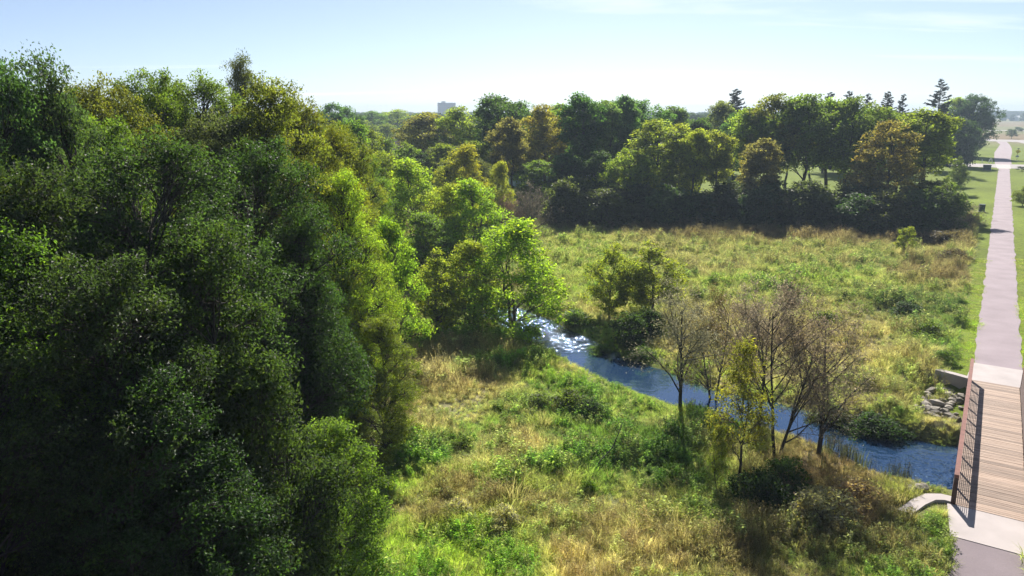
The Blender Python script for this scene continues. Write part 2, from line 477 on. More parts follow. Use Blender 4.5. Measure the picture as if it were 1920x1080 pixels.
# ---- colours of the ground cover (what grows there)
C_BRIGHT = np.array((0.155, 0.215, 0.030)); C_GREEN = np.array((0.085, 0.135, 0.028)); C_DARK = np.array((0.040, 0.070, 0.018))
C_TAN = np.array((0.300, 0.255, 0.155)); C_BROWN = np.array((0.135, 0.098, 0.066)); C_OLIVE = np.array((0.165, 0.180, 0.060))
C_GREY = np.array((0.230, 0.205, 0.140)); C_LAWN = np.array((0.140, 0.185, 0.023)); C_RUST = np.array((0.110, 0.065, 0.050))
BLOBS = []                                       # (x, y, rx, ry, colour, weight)
def blob(px, py, rx, ry, c, w=1.0):
    p = at(px, py, -0.4); BLOBS.append((p.x, p.y, rx, ry, np.asarray(c), w))
for b_ in [
    (1090, 470, 4.5, 14, C_BRIGHT, 1.3), (1120, 520, 3.5, 6, C_BRIGHT, 1.0), (1130, 440, 10, 4, C_BRIGHT, 0.9),
    (1540, 522, 5.5, 3.5, C_BRIGHT, 1.2), (1310, 535, 2.5, 2, C_BRIGHT, 0.9), (1250, 470, 8, 6, C_OLIVE, 0.9), (1450, 470, 14, 6, C_OLIVE, 0.7),
    (1500, 560, 8, 4, C_OLIVE, 0.8), (1400, 600, 8, 5, C_TAN * 0.8, 0.9), (1560, 650, 6, 6, C_TAN * 0.85, 1.0), (1620, 620, 4, 5, C_TAN * 0.8, 0.6),
    (1400, 440, 22, 3.5, C_RUST, 1.5), (1150, 424, 12, 3, C_RUST * 0.8, 1.2), (1680, 450, 10, 4, C_RUST, 1.2),
    (1790, 450, 4, 9, C_BROWN, 1.4), (1790, 520, 3, 6, C_BROWN, 1.1), (1740, 600, 4.5, 7, C_DARK * 1.15, 1.2), (1780, 660, 3, 3.5, C_GREEN, 1.2),
    (1690, 560, 4, 4, C_DARK * 1.4, 0.8), (1660, 720, 3.5, 2.6, C_OLIVE, 0.9), (1600, 720, 3, 2.5, C_TAN * 0.7, 0.8),
    (1140, 655, 2.2, 2, C_BRIGHT * 0.9, 1.3), (1200, 690, 2, 1.4, C_BRIGHT, 1.1), (1010, 560, 3, 3, C_GREEN, 0.8),
    (1090, 740, 4.2, 2.4, C_GREEN * 1.15, 1.6), (1030, 700, 3, 2, C_BRIGHT * 0.9, 1.0), (870, 820, 1.6, 1.2, C_GREEN, 1.1), (1080, 830, 2.2, 1.4, C_GREEN * 1.1, 1.1),
    (1105, 905, 0.8, 0.7, C_GREEN, 1.6), (800, 690, 3, 3, C_GREY, 1.3), (760, 700, 2, 4, C_GREY, 1.0), (860, 740, 3, 1.6, C_TAN * 0.85, 1.0), (960, 820, 1.6, 0.7, C_TAN * 1.05, 1.5), (1060, 835, 1.1, 0.6, C_TAN * 1.05, 1.3),
    (780, 1000, 3.2, 2.6, C_BRIGHT, 1.3), (900, 1010, 2.0, 2.0, C_BRIGHT * 0.9, 1.0), (740, 900, 1.4, 1.6, C_BRIGHT, 1.0), (860, 940, 3, 0.9, C_BROWN * 1.3, 1.3),
    (1100, 1030, 3, 1.7, C_TAN * 1.05, 1.5), (1000, 940, 2, 1, C_TAN * 0.8, 0.8), (1230, 1000, 2, 1.4, C_TAN * 0.8, 1.0), (1040, 900, 3, 1, C_OLIVE, 0.9), (1250, 860, 3, 2, C_GREEN * 0.9, 1.0),
    (1330, 960, 2.4, 2.0, C_OLIVE * 0.9, 1.0), (1420, 960, 1.8, 1.6, C_DARK * 1.3, 1.1), (1540, 960, 2.6, 2.4, C_BROWN * 1.2, 1.8), (1560, 880, 2.4, 1.6, C_BROWN, 1.4), (1640, 1000, 1.5, 2, C_BROWN, 0.9), (1480, 850, 1.4, 1.0, C_TAN * 0.9, 1.1),
    (1690, 1010, 1.6, 2, C_GREEN * 1.2, 1.2), (1450, 1050, 2, 1.2, C_BROWN * 1.2, 1.0), (1290, 800, 3, 1.4, C_DARK * 1.3, 1.0), (1520, 1060, 1.2, .8, C_GREEN, 0.8), (1740, 1020, 1.0, 2.4, C_BRIGHT * 0.9, 1.4)]:
    blob(*b_)
def cover(x, y):
    """Colour of the plants at x, y and a mown-lawn mask."""
    x = np.asarray(x, float); y = np.asarray(y, float)
    wx = x + (fbm(x * 0.35, y * 0.35 + 5, 3) - 0.5) * 5.0
    wy = y + (fbm(x * 0.35 + 31, y * 0.35, 3) - 0.5) * 5.0
    n1 = fbm(x * 0.16 + 3, y * 0.16, 5); n2 = fbm(x * 0.55 + 70, y * 0.55 + 11, 4)
    a = smooth(0.38, 0.62, n1)[..., None]; b = smooth(0.42, 0.66, n2)[..., None]
    base = C_OLIVE * (1 - a) + (C_GREEN * 1.25) * a
    base = base * (1 - 0.7 * b) + (C_TAN * 0.9) * 0.7 * b
    W = np.full(x.shape, 0.55)[..., None]; acc = base * W
    for (bx, by, rx, ry, c, w) in BLOBS:
        q = ((wx - bx) / rx) ** 2 + ((wy - by) / ry) ** 2
        k = (w * 2.2 * np.exp(-q * 1.1))[..., None]
        acc = acc + k * c; W = W + k
    c = acc / W
    # forest floor
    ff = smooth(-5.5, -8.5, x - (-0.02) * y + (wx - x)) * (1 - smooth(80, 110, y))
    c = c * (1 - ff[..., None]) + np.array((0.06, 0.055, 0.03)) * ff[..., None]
    # mown lawn beside the trail and behind the tree line
    s, t = to_st(x, y)
    lw = 0.7 + 0.6 * smooth(60, 115, s) + 14 * smooth(128, 168, s)
    lawn = smooth(-lw - 0.35, -lw + 0.35, t + (n2 - .5) * 0.8) * (s > S_FAR - 4)
    lawn = np.maximum(lawn, smooth(128, 136, y + (n1 - .5) * 10) * (1 - smooth(330, 420, y)))
    lc = C_LAWN * (0.6 + 0.5 * n1[..., None] + 0.3 * n2[..., None])
    c = c * (1 - lawn[..., None]) + lc * lawn[..., None]
    # far fields
    f = smooth(360, 430, s)[..., None] * (y > 150)[..., None]
    stripe = fbm(x * 0.004 + 3, y * 0.011, 3)[..., None]
    fc = np.array((0.20, 0.15, 0.085)) * (stripe > 0.5) + np.array((0.17, 0.17, 0.07)) * (stripe <= 0.5)
    c = c * (1 - f) + fc * f
    return c, lawn

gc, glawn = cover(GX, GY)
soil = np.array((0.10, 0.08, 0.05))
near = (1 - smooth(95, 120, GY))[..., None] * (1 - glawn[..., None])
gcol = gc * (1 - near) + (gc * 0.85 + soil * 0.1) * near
cd = creek_d(GX, GY)
mud = (1 - smooth(0.0, 0.7, cd))[..., None]
gcol = gcol * (1 - mud) + np.array((0.07, 0.05, 0.035)) * mud
ny, nx = GX.shape
idx = np.arange(ny * nx).reshape(ny, nx)
quads = np.stack([idx[:-1, :-1], idx[:-1, 1:], idx[1:, 1:], idx[1:, :-1]], -1).reshape(-1, 4)
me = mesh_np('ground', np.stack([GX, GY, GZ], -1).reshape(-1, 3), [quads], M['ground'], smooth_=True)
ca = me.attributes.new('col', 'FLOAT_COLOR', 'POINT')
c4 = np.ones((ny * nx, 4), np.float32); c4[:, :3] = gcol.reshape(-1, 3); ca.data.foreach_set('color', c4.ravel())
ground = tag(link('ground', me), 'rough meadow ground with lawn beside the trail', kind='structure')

# ---- creek water
CF = np.array([tuple(p) for p in catmull([Vector(p) for p in CREEK], 3)])
nv = 13
V, rif = [], []
rp = [(at(1020, 622, WATER_Z), 4.6, 1.0), (at(940, 590, WATER_Z), 4.0, 0.9), (at(1715, 885, WATER_Z), 2.6, 0.5), (at(1620, 850, WATER_Z), 2.5, 0.15), (at(1062, 642, WATER_Z), 2.0, 0.9)]
for i, p in enumerate(CF):
    d = CF[min(i + 1, len(CF) - 1)] - CF[max(i - 1, 0)]
    nrm = np.array((-d[1], d[0])) / (math.hypot(d[0], d[1]) + 1e-9)
    for k in range(nv):
        q = p[:2] + nrm * (p[2] + 1.1) * (k / (nv - 1) * 2 - 1)
        V.append((q[0], q[1], WATER_Z))
        r = 0.025
        for c, rad, w in rp:
            r = max(r, w * math.exp(-(((q[0] - c.x) ** 2 + (q[1] - c.y) ** 2) / rad ** 2) ** 1.5))
        rif.append(r)
I = np.arange(len(CF) * nv).reshape(len(CF), nv)
me = mesh_np('creek_water', V, [np.stack([I[:-1, :-1], I[1:, :-1], I[1:, 1:], I[:-1, 1:]], -1).reshape(-1, 4)], M['water'], smooth_=True)
ra = me.attributes.new('riffle', 'FLOAT', 'POINT'); ra.data.foreach_set('value', np.array(rif, np.float32))
tag(link('creek_water', me), 'narrow winding creek reflecting sky, with sky blue painted into its colour', kind='structure')

# ---- trail, aprons, streets
def strip(name, pts_l, pts_r, z, mat, label, thick=0.05):
    mb = MB(); n_ = len(pts_l)
    vs_ = [(*p.xy, z) for p in pts_l] + [(*p.xy, z) for p in pts_r] + [(*p.xy, z - thick) for p in pts_l] + [(*p.xy, z - thick) for p in pts_r]
    fs = []
    for i in range(n_ - 1):
        fs.append((i, n_ + i, n_ + i + 1, i + 1))
        fs.append((2 * n_ + i, i, i + 1, 2 * n_ + i + 1)); fs.append((n_ + i, 3 * n_ + i, 3 * n_ + i + 1, n_ + i + 1))
    fs.append((0, 2 * n_, 3 * n_, n_)); fs.append((n_ - 1, 2 * n_ - 1, 4 * n_ - 1, 3 * n_ - 1))
    mb.add(vs_, fs)
    o = mb.build(name, mat)
    return tag(o, label, kind='structure')
def edge(s0, s1, t, n_=60, wob=0.06, seed=0):
    r = np.random.RandomState(seed); out = []
    for k in range(n_ + 1):
        s = s0 + (s1 - s0) * k / n_
        out.append(st(s, t + (fbm(np.array([s * 0.8 + seed * 13]), np.array([3.3]), 3)[0] - 0.5) * 2 * wob))
    return out
AP_N, AP_F = 2.55, 3.5                           # concrete aprons at the two bridge ends
strip('trail', edge(-6, S_NEAR - AP_N, T0, 40, .06, 1), edge(-6, S_NEAR - AP_N, T1, 40, .06, 2), 0.03, M['asphalt_dark'], 'near end of the grey asphalt trail before the bridge')
strip('trail', edge(S_FAR + AP_F, S_ROAD0 - 1.6, T0, 260, .16, 3), edge(S_FAR + AP_F, S_ROAD0 - 1.6, T1, 260, .16, 4), 0.03, M['asphalt'], 'long straight asphalt trail beyond the bridge')
for s0, s1, lab in ((S_NEAR - AP_N, S_NEAR, 'near pale concrete apron of the bridge'), (S_FAR, S_FAR + AP_F, 'far pale concrete apron of the bridge')):
    strip('concrete_apron', [st(s0, T0 - 0.06 if s0 < S_NEAR else BC - 1.42), st(s1, BC - 1.42 if s0 < S_NEAR else T0 - .06)], [st(s0, T1 + 0.06 if s0 < S_NEAR else BC + 1.42), st(s1, BC + 1.42 if s0 < S_NEAR else T1 + .06)], 0.05, M['concrete'], lab, 0.3)
M['road'] = mat_simple('pale_road', (0.30, 0.275, 0.275), 0.85, 0.08, 0.3)
strip('side_street', [st(S_ROAD1 - 4, -60), st(S_ROAD1 - 2, 0), st(S_ROAD1, T1 + 3), st(S_ROAD1, 16)], [st(S_ROAD0 + 6, -60), st(S_ROAD0 + 2, 0), st(S_ROAD0, T1 + 3), st(S_ROAD0, 16)], 0.03, M['road'], 'pale side street crossing the trail by the big tree')
strip('crosswalk', [st(S_ROAD0 - 1.6, T0 - .3), st(S_ROAD1 - 1, T0 - 1.0)], [st(S_ROAD0 - 1.6, T1 + .3), st(S_ROAD1 - 1, T1 + .2)], 0.045, M['concrete'], 'pale concrete crossing where the trail meets the street')
nL = [(S_ROAD1 - 2, T0 - 1.0), (290, T0 - 1.6), (330, T0 - 1.9), (370, T0 - 1.2), (410, T0 - 0.5), (450, T0 - 2.5), (480, T0 - 12)]
nR = [(S_ROAD1 - 2, T1 + 0.6), (290, T1 + 0.5), (330, T1 + 1.1), (370, T1 + 1.2), (410, T1 + 0.6), (462, T1 - 1.0), (492, T1 - 9)]
strip('trail', [st(*p) for p in nL], [st(*p) for p in nR], 0.05, M['asphalt'], 'far stretch of the trail curving left beyond the street')
strip('main_road', [st(200, T1 + 9), st(240, T1 + 4.5), st(262, T1 + 5.2), st(330, T1 + 6.0), st(400, T1 + 9.5), st(445, T1 + 4), st(462, -40)],
      [st(200, 30), st(240, 30), st(262, 30), st(330, 30), st(400, 32), st(475, 32), st(484, -40)], 0.07, M['road'], 'wide pale road running beside the far trail')
strip('cross_road', [st(690, -300), st(700, 200)], [st(712, -300), st(722, 200)], 0.06, M['road'], 'distant pale road across the fields')

# ------------------------------------------------------------------ bridge
bridge = empty('footbridge', st(S_NEAR, BC, 0.06), -PATH_A)
tag(bridge, 'plank footbridge with rust brown steel railings over the creek', 'bridge')
BL = S_FAR - S_NEAR
HW = 1.15
npl = int(BL / 0.152)
pw = BL / npl
mb = MB(); mb.box((0, 0, -0.035), (2 * HW - 0.02, pw - 0.012, 0.07))
plank_me = mb.mesh('plank', M['plank'])
rnd = random.Random(5)
for k in range(npl):
    o = link('plank', plank_me, bridge)
    o.location = (rnd.uniform(-.008, .008), pw * (k + 0.5), rnd.uniform(-.005, .004) + 0.10 * math.sin(math.pi * (k + .5) / npl))
arch = lambda v: 0.10 * math.sin(math.pi * v / BL)
for sx in (-1, 1):
    X = sx * (HW + 0.09)
    mb = MB()
    pts = [(X, BL * k / 12, 1.18 + arch(BL * k / 12)) for k in range(13)]
    for a, b_ in zip(pts[:-1], pts[1:]): mb.bar(a, b_, 0.17, 0.14)
    mb.build('top_rail', M['steel'], bridge)
    mb = MB()
    pts = [(X, BL * k / 12, -0.12 + arch(BL * k / 12)) for k in range(13)]
    for a, b_ in zip(pts[:-1], pts[1:]): mb.bar(a, b_, 0.15, 0.34)
    mb.build('side_beam', M['steel_dark'], bridge)
    for k in range(11):
        y = BL * k / 10
        y = min(max(y, 0.08), BL - 0.08)
        mb = MB(); w = 0.15 if k in (0, 10) else 0.07
        mb.bar((X, y, -0.3 + arch(y)), (X, y, 1.115 + arch(y)), w, w)
        mb.build('post', M['steel_dark'], bridge)
    for j in range(8):
        z = 0.17 + j * 0.118
        mb = MB()
        xi = X - sx * 0.055
        pts = [(xi, BL * k / 8, z + arch(BL * k / 8)) for k in range(9)]
        for a, b_ in zip(pts[:-1], pts[1:]): mb.bar(a, b_, 0.018, 0.018)
        mb.build('rail_bar', M['steel_dark'], bridge)
for k in range(6):
    mb = MB(); y = BL * (k + .5) / 6
    mb.bar((-HW, y, -0.25), (HW, y, -0.25), 0.12, 0.18)
    mb.build('cross_beam', M['steel_dark'], bridge)
# abutments with wing walls
def abutment(sv, sgn, label, wl_pts, wr_pts, w):
    root = empty('bridge_abutment', st(sv, BC, 0), -PATH_A)
    tag(root, label, 'abutment', 'concrete bridge abutments')
    mb = MB(); mb.box((0, sgn * 0.45, -1.6), (2 * HW + 0.7, 0.9, 2.4)); mb.build('seat_wall', M['concrete_old'], root)
    for pts in (wl_pts, wr_pts):
        mb = MB()
        n_ = len(pts)
        vs_ = []
        for i, (x, y, zt) in enumerate(pts):
            a = Vector(pts[max(i - 1, 0)][:2]); b_ = Vector(pts[min(i + 1, n_ - 1)][:2])
            d = (b_ - a).normalized(); nn = Vector((-d.y, d.x)) * w
            for q in (nn, -nn):
                for z in (zt, -2.6): vs_.append((x + q.x, y + q.y, z))
        fs = []
        for i in range(n_ - 1):
            a, b_ = 4 * i, 4 * (i + 1)
            fs += [(a, a + 2, b_ + 2, b_), (a + 1, b_ + 1, b_ + 3, a + 3), (a, b_, b_ + 1, a + 1), (a + 2, a + 3, b_ + 3, b_ + 2)]
        fs += [(0, 1, 3, 2), (4 * n_ - 4, 4 * n_ - 2, 4 * n_ - 1, 4 * n_ - 3)]
        mb.add(vs_, fs)
        mb.build('wing_wall', M['concrete'], root)
    return root
abutment(S_NEAR, -1, 'near bridge abutment with pale curved wing wall beside grass',
         [(-HW - 0.1, 0.3, 0.12), (-HW - 0.45, 0.3, 0.12), (-HW - 0.85, 0.05, 0.12), (-HW - 1.2, -0.6, 0.10), (-HW - 1.6, -1.7, 0.06)],
         [(HW + 0.16, 0.15, 0.04), (HW + 1.0, 0.0, 0.02), (HW + 2.6, -1.2, -0.3)], 0.25)
abutment(S_FAR, 1, 'far bridge abutment with grey wing wall above the riprap stones',
         [(-HW - 0.12, -0.35, 0.26), (-HW - 0.8, -0.05, 0.26), (-HW - 1.75, 0.4, 0.22)],
         [(HW + 0.16, -0.1, 0.1), (HW + 2.4, 1.6, 0.0)], 0.2)
# riprap
def rock_mesh(seed):
    r = random.Random(seed); bm = bmesh.new()
    bmesh.ops.create_icosphere(bm, subdivisions=1, radius=0.5)
    sx, sy, sz = r.uniform(.8, 1.25), r.uniform(.6, 1), r.uniform(.45, .75)
    for v in bm.verts:
        k = r.uniform(.75, 1.15)
        v.co = Vector((v.co.x * sx * k, v.co.y * sy * k, v.co.z * sz * k))
    m_ = bpy.data.meshes.new('riprap_stone'); bm.to_mesh(m_); bm.free(); m_.materials.append(M['stone'])
    return m_
rocks = [rock_mesh(i) for i in range(7)]
def riprap(n_, corners, label, group, seed, lo=.3, hi=.75):
    r = random.Random(seed)
    for k in range(n_):
        u, v = r.random(), r.random()
        a = corners[0].lerp(corners[1], u); b_ = corners[3].lerp(corners[2], u); p = a.lerp(b_, v)
        sc = r.uniform(lo, hi)
        z = float(height(p.x, p.y)) + 0.16 * sc
        o = link('riprap_stone', rocks[r.randrange(7)]); o.location = (p.x, p.y, max(z, WATER_Z - .1))
        o.rotation_euler = (r.uniform(-.4, .4), r.uniform(-.4, .4), r.uniform(0, 6.3)); o.scale = (sc,) * 3
        tag(o, label, 'stone', group)
riprap(62, [st(S_FAR - 6.4, 0.1), st(S_FAR - 0.8, 0.1), st(S_FAR - 0.3, -1.7), st(S_FAR - 5.2, -2.1)], 'pale angular riprap stone heaped below the far wing wall', 'riprap at the far abutment', 3, .3, .85)
riprap(18, [st(S_NEAR + 1.2, -0.4), st(S_NEAR + 0.2, -1.4), st(S_NEAR - 0.9, -2.0), st(S_NEAR + 0.2, -1.9)], 'small riprap stone beside the near curved wing wall', 'riprap at the near abutment', 4, .25, .5)

# ------------------------------------------------------------------ trees
def leaf_quads(C, D, N, L, Wd, fold, rs):
    """C base, D direction, N normal, L length, Wd width -> 4 verts per leaf."""
    S = np.cross(D, N); S /= np.linalg.norm(S, axis=1, keepdims=True) + 1e-9
    N = np.cross(S, D)
    L = L[:, None]; Wd = Wd[:, None]
    mid = C + D * L * 0.45
    p = np.stack([C, mid + S * Wd * 0.5 + N * Wd * fold, C + D * L - N * L * 0.12, mid - S * Wd * 0.5 + N * Wd * fold], 1)
    return p.reshape(-1, 3)
def unit(v):
    return v / (np.linalg.norm(v, axis=-1, keepdims=True) + 1e-9)

def tubes_np(segs, sides):
    """segs: list of (points (k,3), radii (k)); returns V, F."""
    Vs, Fs, o = [], [], 0
    for P, rr in segs:
        P = np.asarray(P, float); k = len(P)
        d = unit(np.gradient(P, axis=0))
        u = unit(np.cross(d, np.array((0.31, 0.9, 0.17)))); v = np.cross(d, u)
        a = np.arange(sides) * 2 * np.pi / sides
        ring = P[:, None, :] + (u[:, None, :] * np.cos(a)[None, :, None] + v[:, None, :] * np.sin(a)[None, :, None]) * np.asarray(rr)[:, None, None]
        Vs.append(ring.reshape(-1, 3))
        i = np.arange(k - 1)[:, None] * sides; j = np.arange(sides)[None, :]; j2 = (j + 1) % sides
        Fs.append(np.stack([i + j, i + j2, i + sides + j2, i + sides + j], -1).reshape(-1, 4) + o)
        o += k * sides
    return np.concatenate(Vs), np.concatenate(Fs)

def bend(a, b, rs, n_=5, sag=0.0, jit=0.06):
    a, b = np.asarray(a, float), np.asarray(b, float)
    t = np.linspace(0, 1, n_)[:, None]
    L = np.linalg.norm(b - a)
    P = a + (b - a) * t
    w = np.sin(np.pi * t)
    P = P + w * (rs.randn(1, 3) * jit * L) + w * np.array((0, 0, sag * L))
    P[1:-1] += rs.randn(n_ - 2, 3) * jit * 0.25 * L
    return P

class Proto:
    pass
PROTOS = {}
def proto_tree(name, seed, H, base, R, n_lobes, n_clumps, lpc, leaf, cr, prof='round', trunk_r=0.22, mat='leaf', bark='bark', stems=1,
               up=0.35, droop=0.0, lobe_r=(0.34, 0.5), flat=0.7, green=(1, 1, 1), yellow=0.0, shell=0.5, aspect=0.55):
    rs = np.random.RandomState(seed)
    # lobes of the crown
    lob = []
    ga = 2.399963
    for i in range(n_lobes):
        u = (i + 0.5 + rs.uniform(-.3, .3)) / n_lobes
        if prof == 'round': env = math.sqrt(max(0.0, 1 - (2 * u - 1) ** 2)) ** 0.8
        elif prof == 'vase': env = min(1, 0.35 + 1.0 * u) * math.sqrt(max(0.02, 1 - u ** 4))
        elif prof == 'cone': env = (1 - u) ** 0.75 * min(1, u * 6 + .3)
        elif prof == 'column': env = min(1, 2.4 * (1 - u) + .06) * min(1, u * 4 + 0.5)
        elif prof == 'dome': env = math.sqrt(max(0.0, 1 - u ** 2.4))
        r = env * R * rs.uniform(0.35, 0.78)
        lr = R * rs.uniform(*lobe_r) * (0.55 + 0.45 * env)
        a = i * ga + rs.uniform(-.5, .5)
        lob.append((r * math.cos(a), r * math.sin(a), base + u * (H - base - lr * .8), lr))
    lob.append((rs.uniform(-.1, .1) * R, rs.uniform(-.1, .1) * R, H - R * 0.26, R * 0.3))
    lob = np.array(lob)
    # wood: stems, limbs to the lobes, branches to the clumps
    segs_big, segs_small = [], []
    stem_tops = []
    for k in range(stems):
        off = (rs.randn(2) * 0.18 * R) if stems > 1 else np.zeros(2)
        b0 = np.array((off[0] * .25, off[1] * .25, -0.5))
        top = np.array((off[0] * 1.4 + rs.randn() * 0.04 * H, off[1] * 1.4 + rs.randn() * 0.04 * H, H * (0.86 if stems == 1 else rs.uniform(.6, .85))))
        n_ = 9
        P = bend(b0, top, rs, n_, 0, 0.03)
        tr = trunk_r * (1 if stems == 1 else 0.7)
        rad = tr * (1 - np.linspace(0, 1, n_) * 0.88); rad[0] *= 1.45
        segs_big.append((P, rad)); stem_tops.append((P, rad))
    limb_pts = []
    for l in lob:
        P, rad = stem_tops[rs.randint(len(stem_tops))]
        hd = math.hypot(l[0], l[1])
        za = max(base * 0.7, l[2] - hd * rs.uniform(.5, 1.0) - 0.3)
        k = int(np.argmin(np.abs(P[:, 2] - za)))
        k = min(max(k, 1), len(P) - 2)
        Q = bend(P[k], l[:3], rs, 6, 0.08, 0.06)
        r0 = min(rad[k] * 0.6, 0.035 * l[3] + 0.03)
        segs_big.append((Q, np.linspace(r0, r0 * 0.35, 6)))
        limb_pts.append(Q)
    vol = lob[:, 3] ** 2.2
    pick = rs.choice(len(lob), n_clumps, p=vol / vol.sum())
    dirs = unit(rs.randn(n_clumps, 3))
    dirs[:, 2] = np.where((dirs[:, 2] < -0.35) & (rs.rand(n_clumps) < .6), -dirs[:, 2], dirs[:, 2])
    rad = lob[pick, 3] * (shell + (1 - shell) * np.sqrt(rs.rand(n_clumps))) * rs.uniform(.8, 1.18, n_clumps)
    cc = lob[pick, :3] + dirs * rad[:, None] * np.array((1, 1, 0.9))
    cc[:, 2] = np.maximum(cc[:, 2], base * 0.55 + 0.2)
    for i in range(0, n_clumps):
        Q = limb_pts[pick[i]]
        a = Q[rs.randint(2, 6)]
        segs_small.append((bend(a, cc[i], rs, 4, 0.05, 0.08), np.linspace(0.022, 0.006, 4) * (0.6 + trunk_r * 1.6)))
    V1, F1 = tubes_np(segs_big, 7); V2, F2 = tubes_np(segs_small, 3)
    trunk = mesh_np(name + '_trunk', np.concatenate([V1, V2]), [np.concatenate([F1, F2 + len(V1)])], M[bark], smooth_=True)
    # leaves
    n_ = n_clumps * lpc
    ci = np.repeat(np.arange(n_clumps), lpc)
    csz = cr * rs.uniform(.65, 1.3, n_clumps)
    off = rs.randn(n_, 3); off = unit(off) * (rs.rand(n_, 1) ** 0.5)
    off[:, 2] *= flat
    pos = cc[ci] + off * csz[ci][:, None]
    pos[:, 2] -= droop * rs.rand(n_) * csz[ci]
    out = unit(pos - np.array((0, 0, base + (H - base) * 0.4)))
    N = unit(rs.randn(n_, 3) * 0.8 + np.array((0, 0, up)) + out * 0.35 + dirs[ci] * 0.3)
    D = rs.randn(n_, 3) * 0.8 + out * 0.5 + np.array((0, 0, -droop))
    D = unit(D - (D * N).sum(1, keepdims=True) * N)
    Ls = leaf * rs.uniform(.6, 1.4, n_)
    LV = leaf_quads(pos, D, N, Ls, Ls * aspect, 0.18, rs)
    cv = rs.uniform(.6, 1.4, n_clumps)[ci] * rs.uniform(.7, 1.3, n_)
    colr = np.array(green)[None, :] * cv[:, None]
    yw = (rs.rand(n_) < yellow * 0.5) | (rs.rand(n_clumps) < yellow * 0.35)[ci]
    colr = np.where(yw[:, None], colr * np.array((1.4, 1.22, 0.85)), colr)
    crown = mesh_np(name + '_crown', LV, [np.arange(n_ * 4).reshape(-1, 4)], M[mat], col=colr)
    p = Proto(); p.trunk, p.crown, p.H, p.R = trunk, crown, H, R
    PROTOS[name] = p

def proto_bare(name, seed, H, R, leaves=3000, leaf=0.06, stems=1, trunk_r=0.10, tcol=(1, 1, 1), lcol=(1.05, .98, .85), fine=1.0, base_frac=0.22):
    rs = np.random.RandomState(seed)
    big, fine_s, tips = [], [], []
    def grow_(p, d, L, r, depth):
        n_ = 6 if depth == 0 else 4
        P = [np.array(p, float)]; dd = np.array(d, float)
        for k in range(n_ - 1):
            dd = unit(dd + rs.randn(3) * (0.05 if depth == 0 else 0.14) + np.array((0, 0, 0.05 if depth else 0.02)))
            P.append(P[-1] + dd * L / (n_ - 1))
        P = np.array(P); rr = np.linspace(r, r * (0.25 if depth == 0 else 0.35), n_)
        (big if depth <= 1 else fine_s).append((P, rr))
        if depth == 4:
            tips.append(P[-1]); tips.append(P[-2]); return
        nch = [int(15 * fine), int(7 * fine), int(6 * fine), 4][depth]
        for k in range(nch):
            f = rs.uniform(base_frac if depth == 0 else 0.25, 0.98)
            q = P[0] + 0; i = min(int(f * (n_ - 1)), n_ - 2); w = f * (n_ - 1) - i
            q = P[i] * (1 - w) + P[i + 1] * w
            dl = unit(P[i + 1] - P[i])
            side = unit(np.cross(dl, rs.randn(3)))
            ang = rs.uniform(.5, .95) if depth else rs.uniform(.55, .9)
            nd = unit(dl * math.cos(ang) + side * math.sin(ang))
            if depth == 0:
                nl_ = R * 1.45 * rs.uniform(.7, 1.2) * (1.0 - 0.62 * f) / 0.8
            else:
                nl_ = L * rs.uniform(.35, .6) * (1.1 - 0.45 * f)
            grow_(q, nd, nl_, max(r * (1 - .6 * f) * 0.5, 0.006), depth + 1)
    for k in range(stems):
        a = rs.rand() * 6.28; tilt = 0.0 if stems == 1 else rs.uniform(.12, .3)
        d0 = unit(np.array((math.cos(a) * tilt, math.sin(a) * tilt, 1.0)))
        grow_((0, 0, -0.4), d0, (H + .4) * (1 if k == 0 else rs.uniform(.75, .95)), trunk_r, 0)
    V1, F1 = tubes_np(big, 6)
    trunk = mesh_np(name + '_trunk', V1, [F1], M['bark_dark'], smooth_=True)
    V2, F2 = tubes_np(fine_s, 3)
    tips = np.array(tips)
    n_ = leaves
    pos = tips[rs.randint(len(tips), size=n_)] + rs.randn(n_, 3) * 0.09
    N = unit(rs.randn(n_, 3)); D = unit(np.cross(N, rs.randn(n_, 3)))
    Ls = leaf * rs.uniform(.6, 1.4, n_)
    LV = leaf_quads(pos, D, N, Ls, Ls * .6, 0.2, rs)
    c1 = np.tile(np.array(tcol) * 1.0, (len(F2), 1)); c2 = np.array(lcol)[None] * rs.uniform(.6, 1.5, (n_, 1))
    crown = mesh_np(name + '_crown', np.concatenate([V2, LV]), [F2, np.arange(n_ * 4).reshape(-1, 4) + len(V2)], M['twig'], col=np.concatenate([c1, c2]))
    p = Proto(); p.trunk, p.crown, p.H, p.R = trunk, crown, H, R
    PROTOS[name] = p

